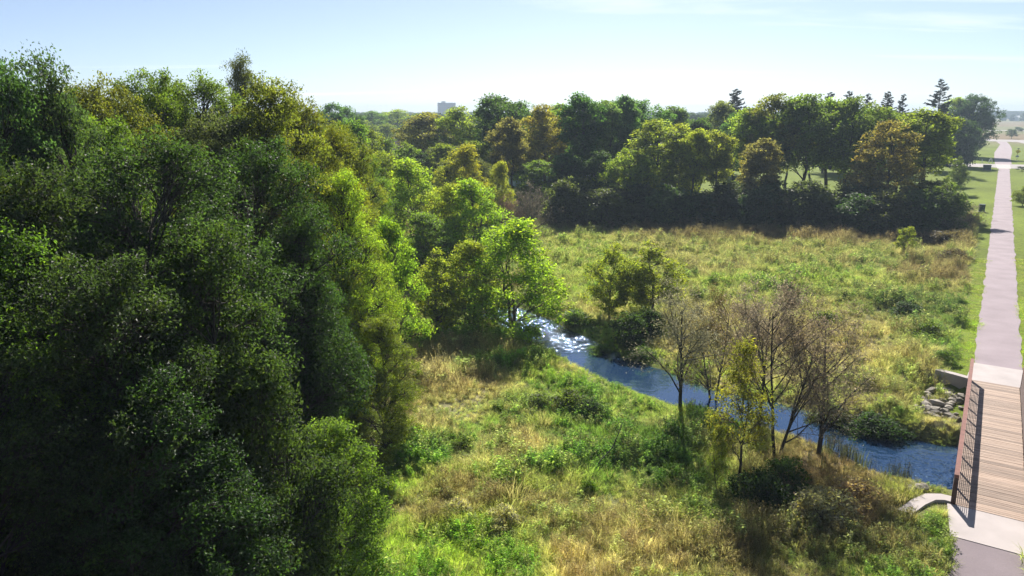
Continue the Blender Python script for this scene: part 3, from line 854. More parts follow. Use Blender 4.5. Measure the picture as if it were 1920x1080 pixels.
def proto_spruce(name, seed, H, R, sparse=0.0):
    rs = np.random.RandomState(seed)
    P = bend((0, 0, -.5), (0, 0, H), rs, 10, 0, 0.006)
    segs = [(P, np.linspace(.26, .02, 10))]
    small, pos, D, FF = [], [], [], []
    nb = int(190 * (1 - sparse))
    for k in range(nb):
        f = 0.06 + 0.92 * (k + rs.rand()) / nb
        f = f ** 0.9
        z = f * H; a = rs.rand() * 6.283
        L = (R * (1 - f) ** 0.85 + 0.18) * rs.uniform(.45, 1.25)
        rise = -0.38 + 0.75 * f                       # lower boughs droop, upper ones reach up
        t = np.linspace(0, 1, 5)[:, None]
        dz = lambda q: rise * L * q + 0.22 * L * q ** 2.2
        Q = np.array((0, 0, z)) + np.concatenate([np.cos(a) * L * t, np.sin(a) * L * t, dz(t)], 1)
        small.append((Q, np.linspace(.035, .008, 5)))
        m_ = int(12 + L * 26)
        tt = rs.rand(m_) ** 0.7
        q = np.array((np.cos(a), np.sin(a), 0)) * (L * tt)[:, None] + np.array((0, 0, z)) + np.stack([0 * tt, 0 * tt, dz(tt)], 1)
        sd = np.array((-np.sin(a), np.cos(a), 0)) * rs.choice((-1, 1), m_)[:, None]
        d = unit(np.array((np.cos(a), np.sin(a), 0)) * 0.7 + sd * rs.uniform(.1, .8, (m_, 1)) + np.array((0, 0, -0.5 + 0.7 * f)) + rs.randn(m_, 3) * .3)
        pos.append(q); D.append(d); FF.append(np.full(m_, f))
    pos, D = np.concatenate(pos), np.concatenate(D); n_ = len(pos)
    N = unit(rs.randn(n_, 3))
    Ls = rs.uniform(.4, .95, n_) * (H / 20) * (0.45 + 0.6 * (1 - np.concatenate(FF)) ** .7)
    LV = leaf_quads(pos, D, N, Ls, Ls * .34, 0.15, rs)
    V1, F1 = tubes_np(segs, 7); V2, F2 = tubes_np(small, 3)
    trunk = mesh_np(name + '_trunk', np.concatenate([V1, V2]), [np.concatenate([F1, F2 + len(V1)])], M['bark_dark'], smooth_=True)
    crown = mesh_np(name + '_crown', LV, [np.arange(n_ * 4).reshape(-1, 4)], M['needle'], col=rs.uniform(.6, 1.3, (n_, 1)) * np.ones((1, 3)))
    p = Proto(); p.trunk, p.crown, p.H, p.R = trunk, crown, H, R
    PROTOS[name] = p

# near forest trees
for i in range(3):
    proto_tree('near%d' % i, 100 + i, 16, 2.2, 4.4, 40, 1500, 52, 0.115, 0.42, prof=['round', 'column', 'round'][i], trunk_r=.24, mat='leaf_glossy', bark='bark_dark', yellow=0.10, shell=.35, lobe_r=(.22, .36))
proto_tree('near3', 110, 14, 1.2, 4.0, 38, 1400, 50, 0.108, 0.38, lobe_r=(.22, .36), prof='dome', trunk_r=.2, mat='leaf', bark='bark_dark', yellow=0.45, shell=.5)
proto_tree('low0', 120, 7, 0.3, 3.0, 24, 800, 52, 0.10, 0.32, lobe_r=(.24, .38), prof='dome', trunk_r=.1, stems=3, mat='leaf', bark='bark_dark', yellow=0.15)
# middle distance: light, airy
proto_tree('mid0', 200, 9, 1.3, 3.6, 26, 460, 34, 0.18, 0.52, prof='vase', trunk_r=.16, stems=3, yellow=.18, mat='leaf_thin', lobe_r=(.24, .38))
proto_tree('mid1', 201, 9, 0.7, 3.4, 26, 470, 34, 0.18, 0.5, prof='dome', trunk_r=.15, stems=2, yellow=.25, mat='leaf_thin', lobe_r=(.22, .36))
proto_tree('mid2', 202, 6, 1.0, 2.0, 17, 330, 32, 0.14, 0.32, prof='column', trunk_r=.09, stems=1, yellow=.35, mat='leaf_thin')
# far trees
for i, (pf, sd) in enumerate((('round', 300), ('dome', 301), ('vase', 302), ('round', 303), ('vase', 304))):
    proto_tree('far%d' % i, sd, 17, [6.3, 3.6, 7.4, 6.3, 7.0][i], 5.2, [24, 28, 20, 26, 18][i], 400, 30, 0.36, 0.8, prof=pf, trunk_r=.30, bark='bark_dark', yellow=.15, mat='leaf_thin', lobe_r=(.2, .36), shell=.35)
proto_tree('oak', 350, 21, 2.2, 10, 46, 1000, 34, 0.42, 1.0, prof='round', trunk_r=.45, bark='bark_dark', yellow=.05, lobe_r=(.2, .32), shell=.35)
proto_tree('under0', 320, 7, 0.2, 3.4, 16, 250, 36, 0.34, 0.75, prof='dome', trunk_r=.1, stems=4, bark='bark_dark', yellow=.05)
proto_tree('under1', 321, 7, 0.4, 3.2, 13, 230, 36, 0.34, 0.8, prof='round', trunk_r=.1, stems=3, bark='bark_dark', yellow=.05)
proto_tree('shrub0', 330, 1.8, 0.05, 1.3, 10, 110, 34, 0.13, 0.28, prof='dome', trunk_r=.03, stems=4, bark='bark_dark', yellow=.1)
proto_tree('willow', 340, 5.6, 1.6, 1.35, 20, 170, 32, 0.12, 0.30, lobe_r=(.25, .42), prof='cone', trunk_r=.055, yellow=.35, mat='leaf_thin', droop=.5, aspect=.3, flat=1.1)
proto_tree('sapling', 341, 3.1, 0.8, 1.0, 8, 80, 30, 0.14, 0.28, prof='round', trunk_r=.05, yellow=.5)
proto_bare('bare0', 400, 6.0, 2.3, 5200, 0.075, fine=1.1)
proto_bare('bare1', 401, 6.0, 2.2, 5000, 0.075, fine=1.0, stems=2, trunk_r=.08)
proto_bare('bare2', 407, 6.0, 2.4, 5000, 0.075, fine=1.0, base_frac=.3, trunk_r=.09)
proto_bare('bareshrub', 403, 4.0, 2.0, 2500, 0.09, stems=4, trunk_r=.05, fine=.85, base_frac=.08)
proto_spruce('spruce0', 500, 20, 4.2, 0.0)
proto_spruce('spruce1', 503, 20, 3.6, .35)
proto_spruce('spruce2', 509, 20, 3.6, .2)

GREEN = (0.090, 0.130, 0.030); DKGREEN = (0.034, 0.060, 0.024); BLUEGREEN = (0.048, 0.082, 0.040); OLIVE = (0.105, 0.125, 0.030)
YGREEN = (0.150, 0.190, 0.034); YELLOW = (0.150, 0.165, 0.036); BROWNISH = (0.092, 0.090, 0.046); ORANGE = (0.25, 0.19, 0.09)
GREYGREEN = (0.065, 0.078, 0.046); NEEDLE = (0.022, 0.040, 0.022); TWIG = (0.30, 0.265, 0.22); TWIGDK = (0.26, 0.215, 0.185)

_tr = random.Random(11)
def plant(name, proto, x, y, H, R, tint, label, cat='tree', group=None, rot=None, var=0.1):
    p = PROTOS[proto]
    z = float(height(x, y))
    root = empty(name, (x, y, z), _tr.uniform(0, 6.28) if rot is None else rot, (R / p.R, R / p.R, H / p.H))
    tag(root, label, cat, group)
    t = link('trunk', p.trunk, root)
    c = link('crown', p.crown, root)
    c['kind'] = 'stuff'
    k = [_tr.uniform(1 - var, 1 + var) for _ in range(3)]
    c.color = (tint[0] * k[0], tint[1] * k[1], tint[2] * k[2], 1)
    return root
def tree(name, proto, px, D, top, R, tint, label, cat='tree', group=None, base=None, rot=None):
    """Stand a tree whose top shows at pixel row `top`; D metres away (or base row)."""
    if base is not None: D = at(px, base, -0.5).y
    k = (top - 208) * cp / FPX
    u = k * D * cp / (1 - k * sp)
    ztop = CAM_H - u
    zc = D * cp + (CAM_H - ztop * 0.55) * sp
    x = (px - 960) / FPX * zc
    return plant(name, proto, x, D, ztop - float(height(x, D)), R, tint, label, cat, group, rot)

# ---- left wood, close to the camera
LW = 'trees of the near left wood'
for t_ in [
    ('near0', 48, 21.5, 100, 3.1, BLUEGREEN, 'leftmost tall dark green tree with a pointed top against the sky', None),
    ('near1', 142, 23, 97, 3.0, BLUEGREEN, 'tall dark green tree with a pointed top beside the leftmost tree', None),
    ('near2', 228, 31, 150, 3.6, OLIVE, 'olive tree with a brownish tip between the pointed left tops', None),
    ('near0', 312, 35, 126, 3.4, GREEN, 'green tree with a small raised tip in the left wood skyline', None),
    ('near2', 395, 37, 142, 3.8, GREEN, 'rounded green tree left of the olive brown treetop', None),
    ('near1', 470, 50, 100, 3.2, BROWNISH, 'airy olive brown treetop rising behind the left wood', None),
    ('near3', 525, 33, 142, 4.0, OLIVE, 'dark olive yellow tree at the right shoulder of the left wood', None),
    ('near3', 590, 41, 182, 3.8, (0.10, 0.115, 0.022), 'yellow green tree sloping down the right edge of the left wood', None),
    ('near3', 652, 50, 232, 3.6, OLIVE, 'olive tree below the skyline at the right end of the left wood', None),
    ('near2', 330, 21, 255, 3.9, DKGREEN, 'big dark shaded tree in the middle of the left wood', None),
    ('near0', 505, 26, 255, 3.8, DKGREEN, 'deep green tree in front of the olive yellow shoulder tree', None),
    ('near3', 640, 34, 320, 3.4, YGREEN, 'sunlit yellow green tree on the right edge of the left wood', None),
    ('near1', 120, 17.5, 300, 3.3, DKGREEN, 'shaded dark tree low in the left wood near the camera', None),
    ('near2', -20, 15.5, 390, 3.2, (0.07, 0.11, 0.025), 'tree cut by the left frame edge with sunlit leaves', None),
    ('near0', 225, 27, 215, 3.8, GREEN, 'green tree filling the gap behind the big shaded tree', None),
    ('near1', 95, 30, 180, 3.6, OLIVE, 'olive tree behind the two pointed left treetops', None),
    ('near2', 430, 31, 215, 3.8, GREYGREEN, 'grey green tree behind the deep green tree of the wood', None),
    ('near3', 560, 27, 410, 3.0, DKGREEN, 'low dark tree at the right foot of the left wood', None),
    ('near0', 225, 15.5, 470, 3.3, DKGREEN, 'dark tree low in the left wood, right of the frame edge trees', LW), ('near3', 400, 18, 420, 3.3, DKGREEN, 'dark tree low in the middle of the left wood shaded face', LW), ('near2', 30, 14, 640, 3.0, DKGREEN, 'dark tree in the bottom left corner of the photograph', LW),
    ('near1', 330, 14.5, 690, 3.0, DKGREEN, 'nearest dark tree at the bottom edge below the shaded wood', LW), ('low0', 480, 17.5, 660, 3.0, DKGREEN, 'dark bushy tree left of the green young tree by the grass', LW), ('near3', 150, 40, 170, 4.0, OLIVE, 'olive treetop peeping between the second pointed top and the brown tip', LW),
    ('near0', 330, 46, 165, 4.0, GREEN, 'green treetop behind the small raised tip of the left skyline', LW), ('near2', 20, 42, 175, 4.0, GREEN, 'green tree hidden behind the leftmost pointed treetop', LW), ('near1', 560, 56, 200, 3.8, OLIVE, 'olive treetop behind the yellow green edge of the left wood', LW)]:
    pr, px, D, top, R, tint, lab, g = t_
    tree('broadleaf_tree', pr, px, D, top, R, tint, lab or 'unseen dark tree of the near left wood outside the frame', group=g)
for k, (x, y, h_) in enumerate([(-13.5, 8.5, 17), (-18, 3, 18), (-11, -1, 18), (-16, -8, 18), (-8, -9, 17), (-22, 12, 18), (-27, 22, 17), (-31, 33, 17), (-24, 30, 16.5), (-37, 46, 17), (-29, 44, 16.5), (-46, 60, 17), (-38, 62, 17), (-55, 78, 17), (-46, 84, 17)]):  # unseen: those beside and behind the camera added to block sky light
    plant('broadleaf_tree', 'near%d' % (k % 3), x, y, h_, 4.4, DKGREEN, 'unseen dark tree of the near left wood outside the frame', 'tree', LW)
tree('broadleaf_tree', 'near3', 712, 31, 590, 2.4, (0.105, 0.128, 0.022), 'yellowing small tree bulging from the wood over the grass')
tree('broadleaf_tree', 'low0', 622, 21.5, 790, 2.5, GREEN, 'bushy green young tree at the foot of the wood by the grass')
tree('broadleaf_tree', 'mid1', 728, 44, 412, 2.6, (0.105, 0.160, 0.028), 'light green tree between the wood and the creek trees')
tree('broadleaf_tree', 'near3', 668, 39, 405, 2.7, (0.11, 0.13, 0.022), 'bright yellow green tree leaning out of the wood above the light green one')
tree('broadleaf_tree', 'near3', 690, 58, 290, 3.4, GREEN, 'green tree behind the right edge of the left wood')

# ---- creek and middle trees
for t_ in [
    ('mid1', 962, 51, 414, 4.6, (0.165, 0.215, 0.036), 'wide round green tree with several stems leaning over the creek'),
    ('mid1', 880, 51.5, 452, 2.8, (0.145, 0.195, 0.034), 'smaller green tree left of the wide round creek tree'),
    ('mid2', 818, 50, 470, 2.4, (0.135, 0.165, 0.034), 'small thin tree at the left end of the creek trees'),
    ('mid2', 1148, 54, 458, 2.3, (0.145, 0.165, 0.034), 'slender leafy tree on the meadow bank, left of a pair'),
    ('mid2', 1222, 55, 455, 2.8, (0.15, 0.16, 0.034), 'bushier leafy tree on the meadow bank, right of a pair'),
    ('mid1', 888, 70, 338, 3.5, YGREEN, 'round yellow green tree behind the creek trees'),
    ('mid0', 838, 72, 345, 3.2, YGREEN, 'yellow green tree touching the left side of the round one'),
    ('mid1', 772, 76, 300, 3.8, YGREEN, 'tall yellow green tree above the light green wood edge'),
    ('mid0', 720, 82, 288, 3.6, OLIVE, 'olive tree left of the tall yellow green tree'),
    ('mid1', 800, 66, 400, 3.0, GREEN, 'shaded green tree below the yellow green trees'),
    ('mid1', 870, 98, 272, 3.6, YELLOW, 'pale yellow tree in front of the dark oaks'),
    ('mid2', 838, 96, 300, 2.6, YELLOW, 'small pale yellow tree beside the larger pale yellow one'),
    ('mid1', 936, 95, 304, 2.1, YELLOW, 'small round golden tree near the brown bare shrubs'),
    ('mid0', 905, 102, 300, 3.2, GREYGREEN, 'grey green tree between the pale yellow and golden trees')]:
    pr, px, D, top, R, tint, lab = t_
    tree('broadleaf_tree', pr, px, D, top, R * (1.28 if D > 60 else 1.0), tint, lab)
for px, D, top, R, lab in ((992, 90, 365, 2.2, 'larger leafless purple brown shrub left of the meadow'), (956, 91, 380, 1.8, 'smaller leafless purple brown shrub by the golden tree')):
    tree('bare_shrub', 'bareshrub', px, D, top, R, TWIGDK, lab, 'shrub')
# bare and thin trees along the near creek bank
for pr, px, base, top, R, tint, lab in [
    ('bare0', 1282, 772, 572, 2.7, TWIG, 'leafless forked tree standing at the creek edge, leftmost of the bare trees'),
    ('bare1', 1345, 735, 580, 2.0, ORANGE, 'bare thin tree with some orange leaves at its top'),
    ('bare2', 1432, 815, 590, 2.3, TWIG, 'bare brown tree right behind the small willow'),
    ('bare1', 1470, 858, 590, 2.3, TWIGDK, 'tall bare tree in front of the creek, right of the willow'),
    ('bare0', 1548, 850, 625, 2.7, TWIG, 'bare spreading tree nearest the bridge'),
    ('bare2', 1400, 745, 595, 1.9, TWIG, 'slim bare tree on the far creek bank')]:
    tree('bare_tree', pr, px, 0, top, R, tint, lab, base=base)
tree('willow_tree', 'willow', 1393, 0, 640, 1.7, (0.118, 0.128, 0.034), 'young yellow green willow with a thin dark trunk on the near bank', base=905)
tree('willow_tree', 'willow', 1350, 0, 800, 0.7, (0.115, 0.120, 0.030), 'tiny thin sapling left of the young willow', base=912)
tree('sapling_tree', 'sapling', 1698, 0, 424, 1.05, YELLOW, 'lone small yellow sapling in the open meadow', base=480)

# ---- far tree line
TL = 'trees of the far tree line'
for t_ in [
    ('far0', 800, 145, 212, 6.5, (0.088, 0.078, 0.034), 'broad brownish oak at the left end of the far tree line'),
    ('far3', 868, 138, 203, 5.0, OLIVE, 'olive oak with a yellow right side in the far tree line'),
    ('far2', 932, 130, 180, 5.0, DKGREEN, 'tall dark green tree with twin crowns at the left of the far line'),
    ('far1', 978, 136, 190, 4.6, DKGREEN, 'dark rounded tree touching the tall twin crowned tree'),
    ('far4', 955, 116, 224, 3.6, BROWNISH, 'rust brown topped tree below the dark tall trees'),
    ('far3', 1025, 126, 200, 4.6, (0.115, 0.105, 0.030), 'olive yellow tree left of the tall dark airy one'),
    ('far4', 1050, 140, 198, 5.0, GREEN, 'green tree in the skyline dip left of the airy top'),
    ('far2', 1088, 120, 178, 4.6, DKGREEN, 'tall dark tree with an airy brownish top and visible trunk'),
    ('far0', 1130, 124, 190, 4.4, BLUEGREEN, 'blue green tree right of the tall airy one'),
    ('far4', 1168, 126, 183, 4.0, BLUEGREEN, 'dark tree with a knobbly raised top'),
    ('far3', 1206, 130, 192, 4.2, BLUEGREEN, 'dark tree behind the yellow green willow-like tree'),
    ('far1', 1228, 111, 224, 5.0, (0.100, 0.122, 0.028), 'large yellow green tree in the middle of the far line'),
    ('far3', 1178, 107, 282, 3.4, (0.100, 0.122, 0.028), 'lower yellow green tree spreading left of the large one'),
    ('far1', 1275, 113, 232, 3.8, (0.13, 0.13, 0.03), 'yellowish tree right of the large yellow green one'),
    ('far4', 1303, 108, 244, 3.0, (0.13, 0.14, 0.035), 'thin pale yellow tree with slim trunks over bright lawn'),
    ('far2', 1342, 108, 248, 3.2, (0.125, 0.125, 0.034), 'golden tree beside the thin pale yellow tree'),
    ('far0', 1262, 150, 200, 5.0, GREYGREEN, 'grey green tree in the skyline left of the blue gap'),
    ('far0', 1348, 150, 190, 4.6, GREYGREEN, 'grey green tree standing before the dark conifer'),
    ('far4', 1405, 120, 206, 4.6, OLIVE, 'olive tree right of the golden tree'),
    ('far3', 1452, 118, 181, 4.8, (0.072, 0.086, 0.028), 'tall olive green oak with dark limbs, left of a pair'),
    ('far0', 1502, 116, 178, 5.0, (0.064, 0.082, 0.028), 'tall broad olive oak, right of a pair'),
    ('far2', 1552, 118, 188, 4.6, GREEN, 'green oak with a thick trunk over bright lawn'),
    ('far3', 1598, 115, 186, 4.6, (0.068, 0.08, 0.028), 'olive oak below the small dark conifers'),
    ('far4', 1645, 118, 205, 4.4, GREYGREEN, 'grey green oak below the rightmost conifers'),
    ('far4', 1425, 105, 262, 3.4, BROWNISH, 'brown leaved small tree in front of the olive oaks'),
    ('far1', 1662, 104, 226, 4.4, (0.100, 0.085, 0.045), 'tan brown tree left of the bright yellow green one'),
    ('far2', 1732, 112, 207, 5.0, (0.092, 0.112, 0.028), 'bright yellow green tree at the right end of the far line'),
    ('under1', 1800, 205, 222, 5.2, (0.026, 0.042, 0.02), 'round dark tree in front of the largest tree by the street'),
    ('oak', 1822, 250, 177, 9.5, (0.027, 0.045, 0.022), 'largest broad dark tree beside the trail and street'),
    ('far0', 1790, 255, 183, 7.0, OLIVE, 'olive tree joined to the largest tree on its left'),
    ('far2', 1735, 165, 216, 5.0, GREEN, 'green tree behind the bright yellow green one')]:
    pr, px, D, top, R, tint, lab = t_
    tree('broadleaf_tree', pr, px, D, top, R * (1.32 if D < 150 else 1.0), tuple(1.3 * q for q in tint), lab)
for pr, px, D, top, R, lab in [
    ('spruce0', 1375, 178, 166, 6.5, 'broad dark conifer rising alone above the middle of the line'),
    ('spruce0', 1550, 182, 172, 5.2, 'leftmost of the row of small dark conifers'),
    ('spruce2', 1586, 184, 169, 4.6, 'second dark conifer from the left in the row'),
    ('spruce1', 1622, 182, 174, 4.0, 'thin dark conifer in the middle of the row'),
    ('spruce2', 1657, 178, 170, 4.8, 'ragged dark conifer right of the thin one'),
    ('spruce1', 1687, 178, 175, 4.2, 'rightmost dark conifer of the low row'),
    ('spruce1', 1756, 190, 146, 5.6, 'tallest ragged dark spruce beside the largest tree')]:
    tree('spruce_tree', pr, px, D, top, R, NEEDLE, lab)
# trees that only fill the mass between those
rr_ = random.Random(21)
for px, D, top in [(690, 105, 240), (655, 92, 228), (735, 112, 262), (780, 118, 285), (830, 120, 270), (890, 118, 265), (1000, 150, 215), (1070, 160, 215),
                   (1110, 150, 205), (1150, 160, 205), (1310, 140, 222), (1380, 138, 215), (1480, 150, 196), (1530, 150, 196), (1620, 150, 205), (1690, 135, 215), (1700, 160, 212), (1010, 112, 300), (1060, 112, 290), (1120, 112, 285)]:
    tree('broadleaf_tree', 'far%d' % rr_.randrange(5), px, D, top, rr_.uniform(4, 5.2), rr_.choice((DKGREEN, GREEN, BLUEGREEN, OLIVE)), 'dark leafy tree inside the mass of the far tree line', group=TL)
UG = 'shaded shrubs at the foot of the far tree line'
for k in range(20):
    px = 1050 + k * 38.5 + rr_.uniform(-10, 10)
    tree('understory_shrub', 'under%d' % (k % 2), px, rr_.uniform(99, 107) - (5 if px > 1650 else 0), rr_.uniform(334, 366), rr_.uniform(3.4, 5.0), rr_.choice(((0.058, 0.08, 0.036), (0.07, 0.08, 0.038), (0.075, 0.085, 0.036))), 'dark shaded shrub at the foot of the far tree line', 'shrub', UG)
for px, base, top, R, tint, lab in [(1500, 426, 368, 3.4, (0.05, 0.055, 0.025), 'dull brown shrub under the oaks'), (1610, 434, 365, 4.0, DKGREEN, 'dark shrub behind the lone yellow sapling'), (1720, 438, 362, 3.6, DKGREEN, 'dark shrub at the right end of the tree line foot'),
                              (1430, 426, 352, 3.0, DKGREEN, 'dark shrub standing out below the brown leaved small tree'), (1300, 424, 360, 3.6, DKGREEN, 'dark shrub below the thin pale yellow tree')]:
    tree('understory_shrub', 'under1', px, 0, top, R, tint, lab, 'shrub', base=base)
for px, base, top, R, tint, lab in [(1765, 422, 372, 2.2, TWIGDK, 'brown leafless shrub left of the lawn'), (1795, 412, 378, 1.9, TWIGDK, 'brown leafless shrub beside the dark lawn box'), (1815, 432, 400, 1.7, TWIGDK, 'low brown shrub at the lawn edge by the trail'), (1780, 440, 402, 2.2, TWIG, 'low grey brown shrub before the lawn corner')]:
    tree('bare_shrub', 'bareshrub', px, 0, top, R, tint, lab, 'shrub', base=base)
tree('broadleaf_tree', 'mid2', 1797, 0, 294, 2.2, GREYGREEN, 'young grey green tree standing alone on the lawn', base=366)
tree('broadleaf_tree', 'mid2', 1772, 0, 330, 1.6, GREEN, 'small green tree left of the lone lawn tree', base=380)
# far right small trees
tree('sapling_tree', 'sapling', 1917, 0, 312, 1.6, DKGREEN, 'small dark bush by the street corner at the frame edge', base=325)
tree('sapling_tree', 'mid2', 1919, 0, 350, 1.6, GREEN, 'young street tree cut by the right frame edge', base=392)
tree('sapling_tree', 'sapling', 1898, 0, 242, 3.4, DKGREEN, 'small dark roadside tree on the far verge', base=262)
tree('sapling_tree', 'sapling', 1910, 0, 238, 3.4, DKGREEN, 'small dark tree in the brown field', base=250)
# trees beyond, left
for px, D, top, R, tint, lab in [(628, 150, 193, 6, BLUEGREEN, 'dark oak behind the right end of the left wood'), (655, 165, 200, 5, BLUEGREEN, 'lower dark oak right of the dark oak'),
                                 (700, 330, 208, 10, GREEN, 'hazy green tree, leftmost of the distant clump'), (745, 345, 205, 12, YGREEN, 'hazy yellow green broad tree of the distant clump'), (785, 330, 213, 9, GREEN, 'hazy green tree, rightmost of the distant clump'),
                                 (725, 240, 232, 8, GREEN, 'green tree below the hazy distant clump'), (765, 230, 235, 8, DKGREEN, 'dark tree below the hazy broad yellow green tree'), (680, 220, 225, 7, OLIVE, 'olive tree left of the hazy distant clump')]:
    tree('broadleaf_tree', 'far1', px, D, top, R, tint, lab)

# ------------------------------------------------------------------ low plants (stuff, instanced)
PROT = {}
def stuff_proto(kind, meshes):
    c = bpy.data.collections.new(kind + '_sources')
    for i, m_ in enumerate(meshes):
        o = bpy.data.objects.new('%s_%02d' % (kind, i), m_); c.objects.link(o)
    PROT[kind] = (c, len(meshes))
def blades(seed, n_, rad, h, wd, lean, colj=0.3, seedhead=0.0):
    rs = np.random.RandomState(seed)
    a = rs.rand(n_) * 6.283; r = rad * np.sqrt(rs.rand(n_))
    b = np.stack([np.cos(a) * r, np.sin(a) * r, np.full(n_, -0.06)], 1)
    H_ = h * rs.uniform(.5, 1.2, n_)
    a2 = a + rs.randn(n_) * .9
    out = np.stack([np.cos(a2), np.sin(a2), 0 * a2], 1) * (lean * rs.uniform(.3, 1.5, n_) * H_)[:, None]
    p1 = b + out * 0.35 + np.array((0, 0, 1)) * (H_ * 0.62)[:, None]
    p2 = b + out + np.array((0, 0, 1)) * (H_ * rs.uniform(.75, 1.0, n_))[:, None]
    sd = np.stack([-np.sin(a2), np.cos(a2), 0 * a2], 1); th = rs.rand(n_) * 3.14
    sd = sd * np.cos(th)[:, None] + np.stack([np.cos(a2), np.sin(a2), 0 * a2], 1) * np.sin(th)[:, None]
    w = (wd * rs.uniform(.6, 1.4, n_))[:, None] * 0.5
    V = np.stack([b - sd * w, b + sd * w, p1 + sd * w * .9, p1 - sd * w * .9, p2], 1).reshape(-1, 3)
    o = np.arange(n_)[:, None] * 5
    q = o + np.array((0, 1, 2, 3)); t = o + np.array((3, 2, 4))
    cv = rs.uniform(1 - colj, 1 + colj, (n_, 1)) * np.ones((1, 3))
    return mesh_np('blades', V, [q, t], M['grass'], col=np.concatenate([cv * .85, cv * 1.1]))
def forb(seed, stems, h, rad, leaf, per, droop=.2, top=False):
    rs = np.random.RandomState(seed); segs = []; pos = []; D = []; big = []
    for k in range(stems):
        a = rs.rand() * 6.283; r = rad * rs.rand() ** .5
        b = np.array((math.cos(a) * r * .5, math.sin(a) * r * .5, -.05)); t = np.array((math.cos(a) * r, math.sin(a) * r, h * rs.uniform(.65, 1.15)))
        P = bend(b, t, rs, 4, 0, .06); segs.append((P, np.linspace(.008, .004, 4)))
        for j in range(per):
            f = rs.uniform(.55, 1.0) if top else rs.uniform(.12, 1.0)
            i = min(int(f * 3), 2); w = f * 3 - i; q = P[i] * (1 - w) + P[i + 1] * w
            an = rs.rand() * 6.283
            pos.append(q + rs.randn(3) * (0.02 if not top else .05)); D.append((math.cos(an), math.sin(an), rs.uniform(-.4, .7) - droop))
    pos = np.array(pos); D = unit(np.array(D)); n_ = len(pos)
    N = unit(rs.randn(n_, 3) * .5 + np.array((0, 0, 1)))
    Ls = leaf * rs.uniform(.6, 1.4, n_)
    LV = leaf_quads(pos, D, N, Ls, Ls * .5, .15, rs)
    V2, F2 = tubes_np(segs, 3)
    c = np.concatenate([np.full((len(F2), 3), .6), rs.uniform(.65, 1.35, (n_, 1)) * np.ones((1, 3))])
    return mesh_np('forb', np.concatenate([V2, LV]), [F2, np.arange(n_ * 4).reshape(-1, 4) + len(V2)], M['grass'], col=c)
stuff_proto('grass_tuft', [blades(1, 46, .26, .55, .020, .55), blades(2, 50, .30, .42, .022, .9), blades(3, 40, .24, .75, .018, .5), blades(4, 46, .34, .36, .024, 1.2)])
stuff_proto('weed_clump', [forb(1, 9, .65, .32, .13, 11), forb(2, 8, .9, .30, .12, 13), forb(3, 12, .45, .40, .14, 9), forb(4, 9, .7, .34, .10, 15)])
stuff_proto('dry_stalk', [forb(5, 8, 1.1, .34, .055, 20, 0, True), forb(6, 7, .9, .30, .06, 20, 0, True), forb(7, 9, .75, .36, .065, 18, 0, True), blades(8, 30, .25, .95, .014, .35)])
stuff_proto('reed_spike', [blades(9, 12, .16, 1.15, .03, .14), forb(9, 4, 1.2, .12, .06, 26, 0, True)])
stuff_proto('lawn_tuft', [blades(10, 30, .22, .16, .018, .8), blades(11, 34, .24, .13, .02, 1.0)])

def gn_scatter(name, kind, P, scl, tint, label):
    c, nvar = PROT[kind]
    n_ = len(P); rs = np.random.RandomState(n_)
    me_ = bpy.data.meshes.new(name); me_.vertices.add(n_); me_.vertices.foreach_set('co', P.astype(np.float32).ravel())
    def attr(nm, ty, arr, field):
        a = me_.attributes.new(nm, ty, 'POINT'); a.data.foreach_set(field, arr)
    attr('rotz', 'FLOAT', (rs.rand(n_) * 6.283).astype(np.float32), 'value')
    attr('scl', 'FLOAT', scl.astype(np.float32), 'value')
    attr('pick', 'INT', rs.randint(0, nvar, n_).astype(np.int32), 'value')
    t4 = np.ones((n_, 4), np.float32); t4[:, :3] = tint; attr('tint', 'FLOAT_COLOR', t4.ravel(), 'color')
    o = link(name, me_)
    tag(o, label, kind='stuff')
    ng = bpy.data.node_groups.new(name + '_scatter', 'GeometryNodeTree')
    ng.interface.new_socket('Geometry', in_out='INPUT', socket_type='NodeSocketGeometry')
    ng.interface.new_socket('Geometry', in_out='OUTPUT', socket_type='NodeSocketGeometry')
    N = ng.nodes; L = ng.links
    gi, go = N.new('NodeGroupInput'), N.new('NodeGroupOutput')
    ci = N.new('GeometryNodeCollectionInfo'); ci.inputs['Collection'].default_value = c
    ci.inputs['Separate Children'].default_value = True; ci.inputs['Reset Children'].default_value = True
    ip = N.new('GeometryNodeInstanceOnPoints'); ip.inputs['Pick Instance'].default_value = True
    def na(nm, ty):
        q = N.new('GeometryNodeInputNamedAttribute'); q.data_type = ty; q.inputs['Name'].default_value = nm; return q.outputs[0]
    cx = N.new('ShaderNodeCombineXYZ'); L.new(na('rotz', 'FLOAT'), cx.inputs[2])
    L.new(gi.outputs[0], ip.inputs['Points']); L.new(ci.outputs[0], ip.inputs['Instance']); L.new(na('pick', 'INT'), ip.inputs['Instance Index'])
    L.new(cx.outputs[0], ip.inputs['Rotation']); L.new(na('scl', 'FLOAT'), ip.inputs['Scale'])
    L.new(ip.outputs[0], go.inputs[0])
    md = o.modifiers.new('scatter', 'NODES'); md.node_group = ng
    return o

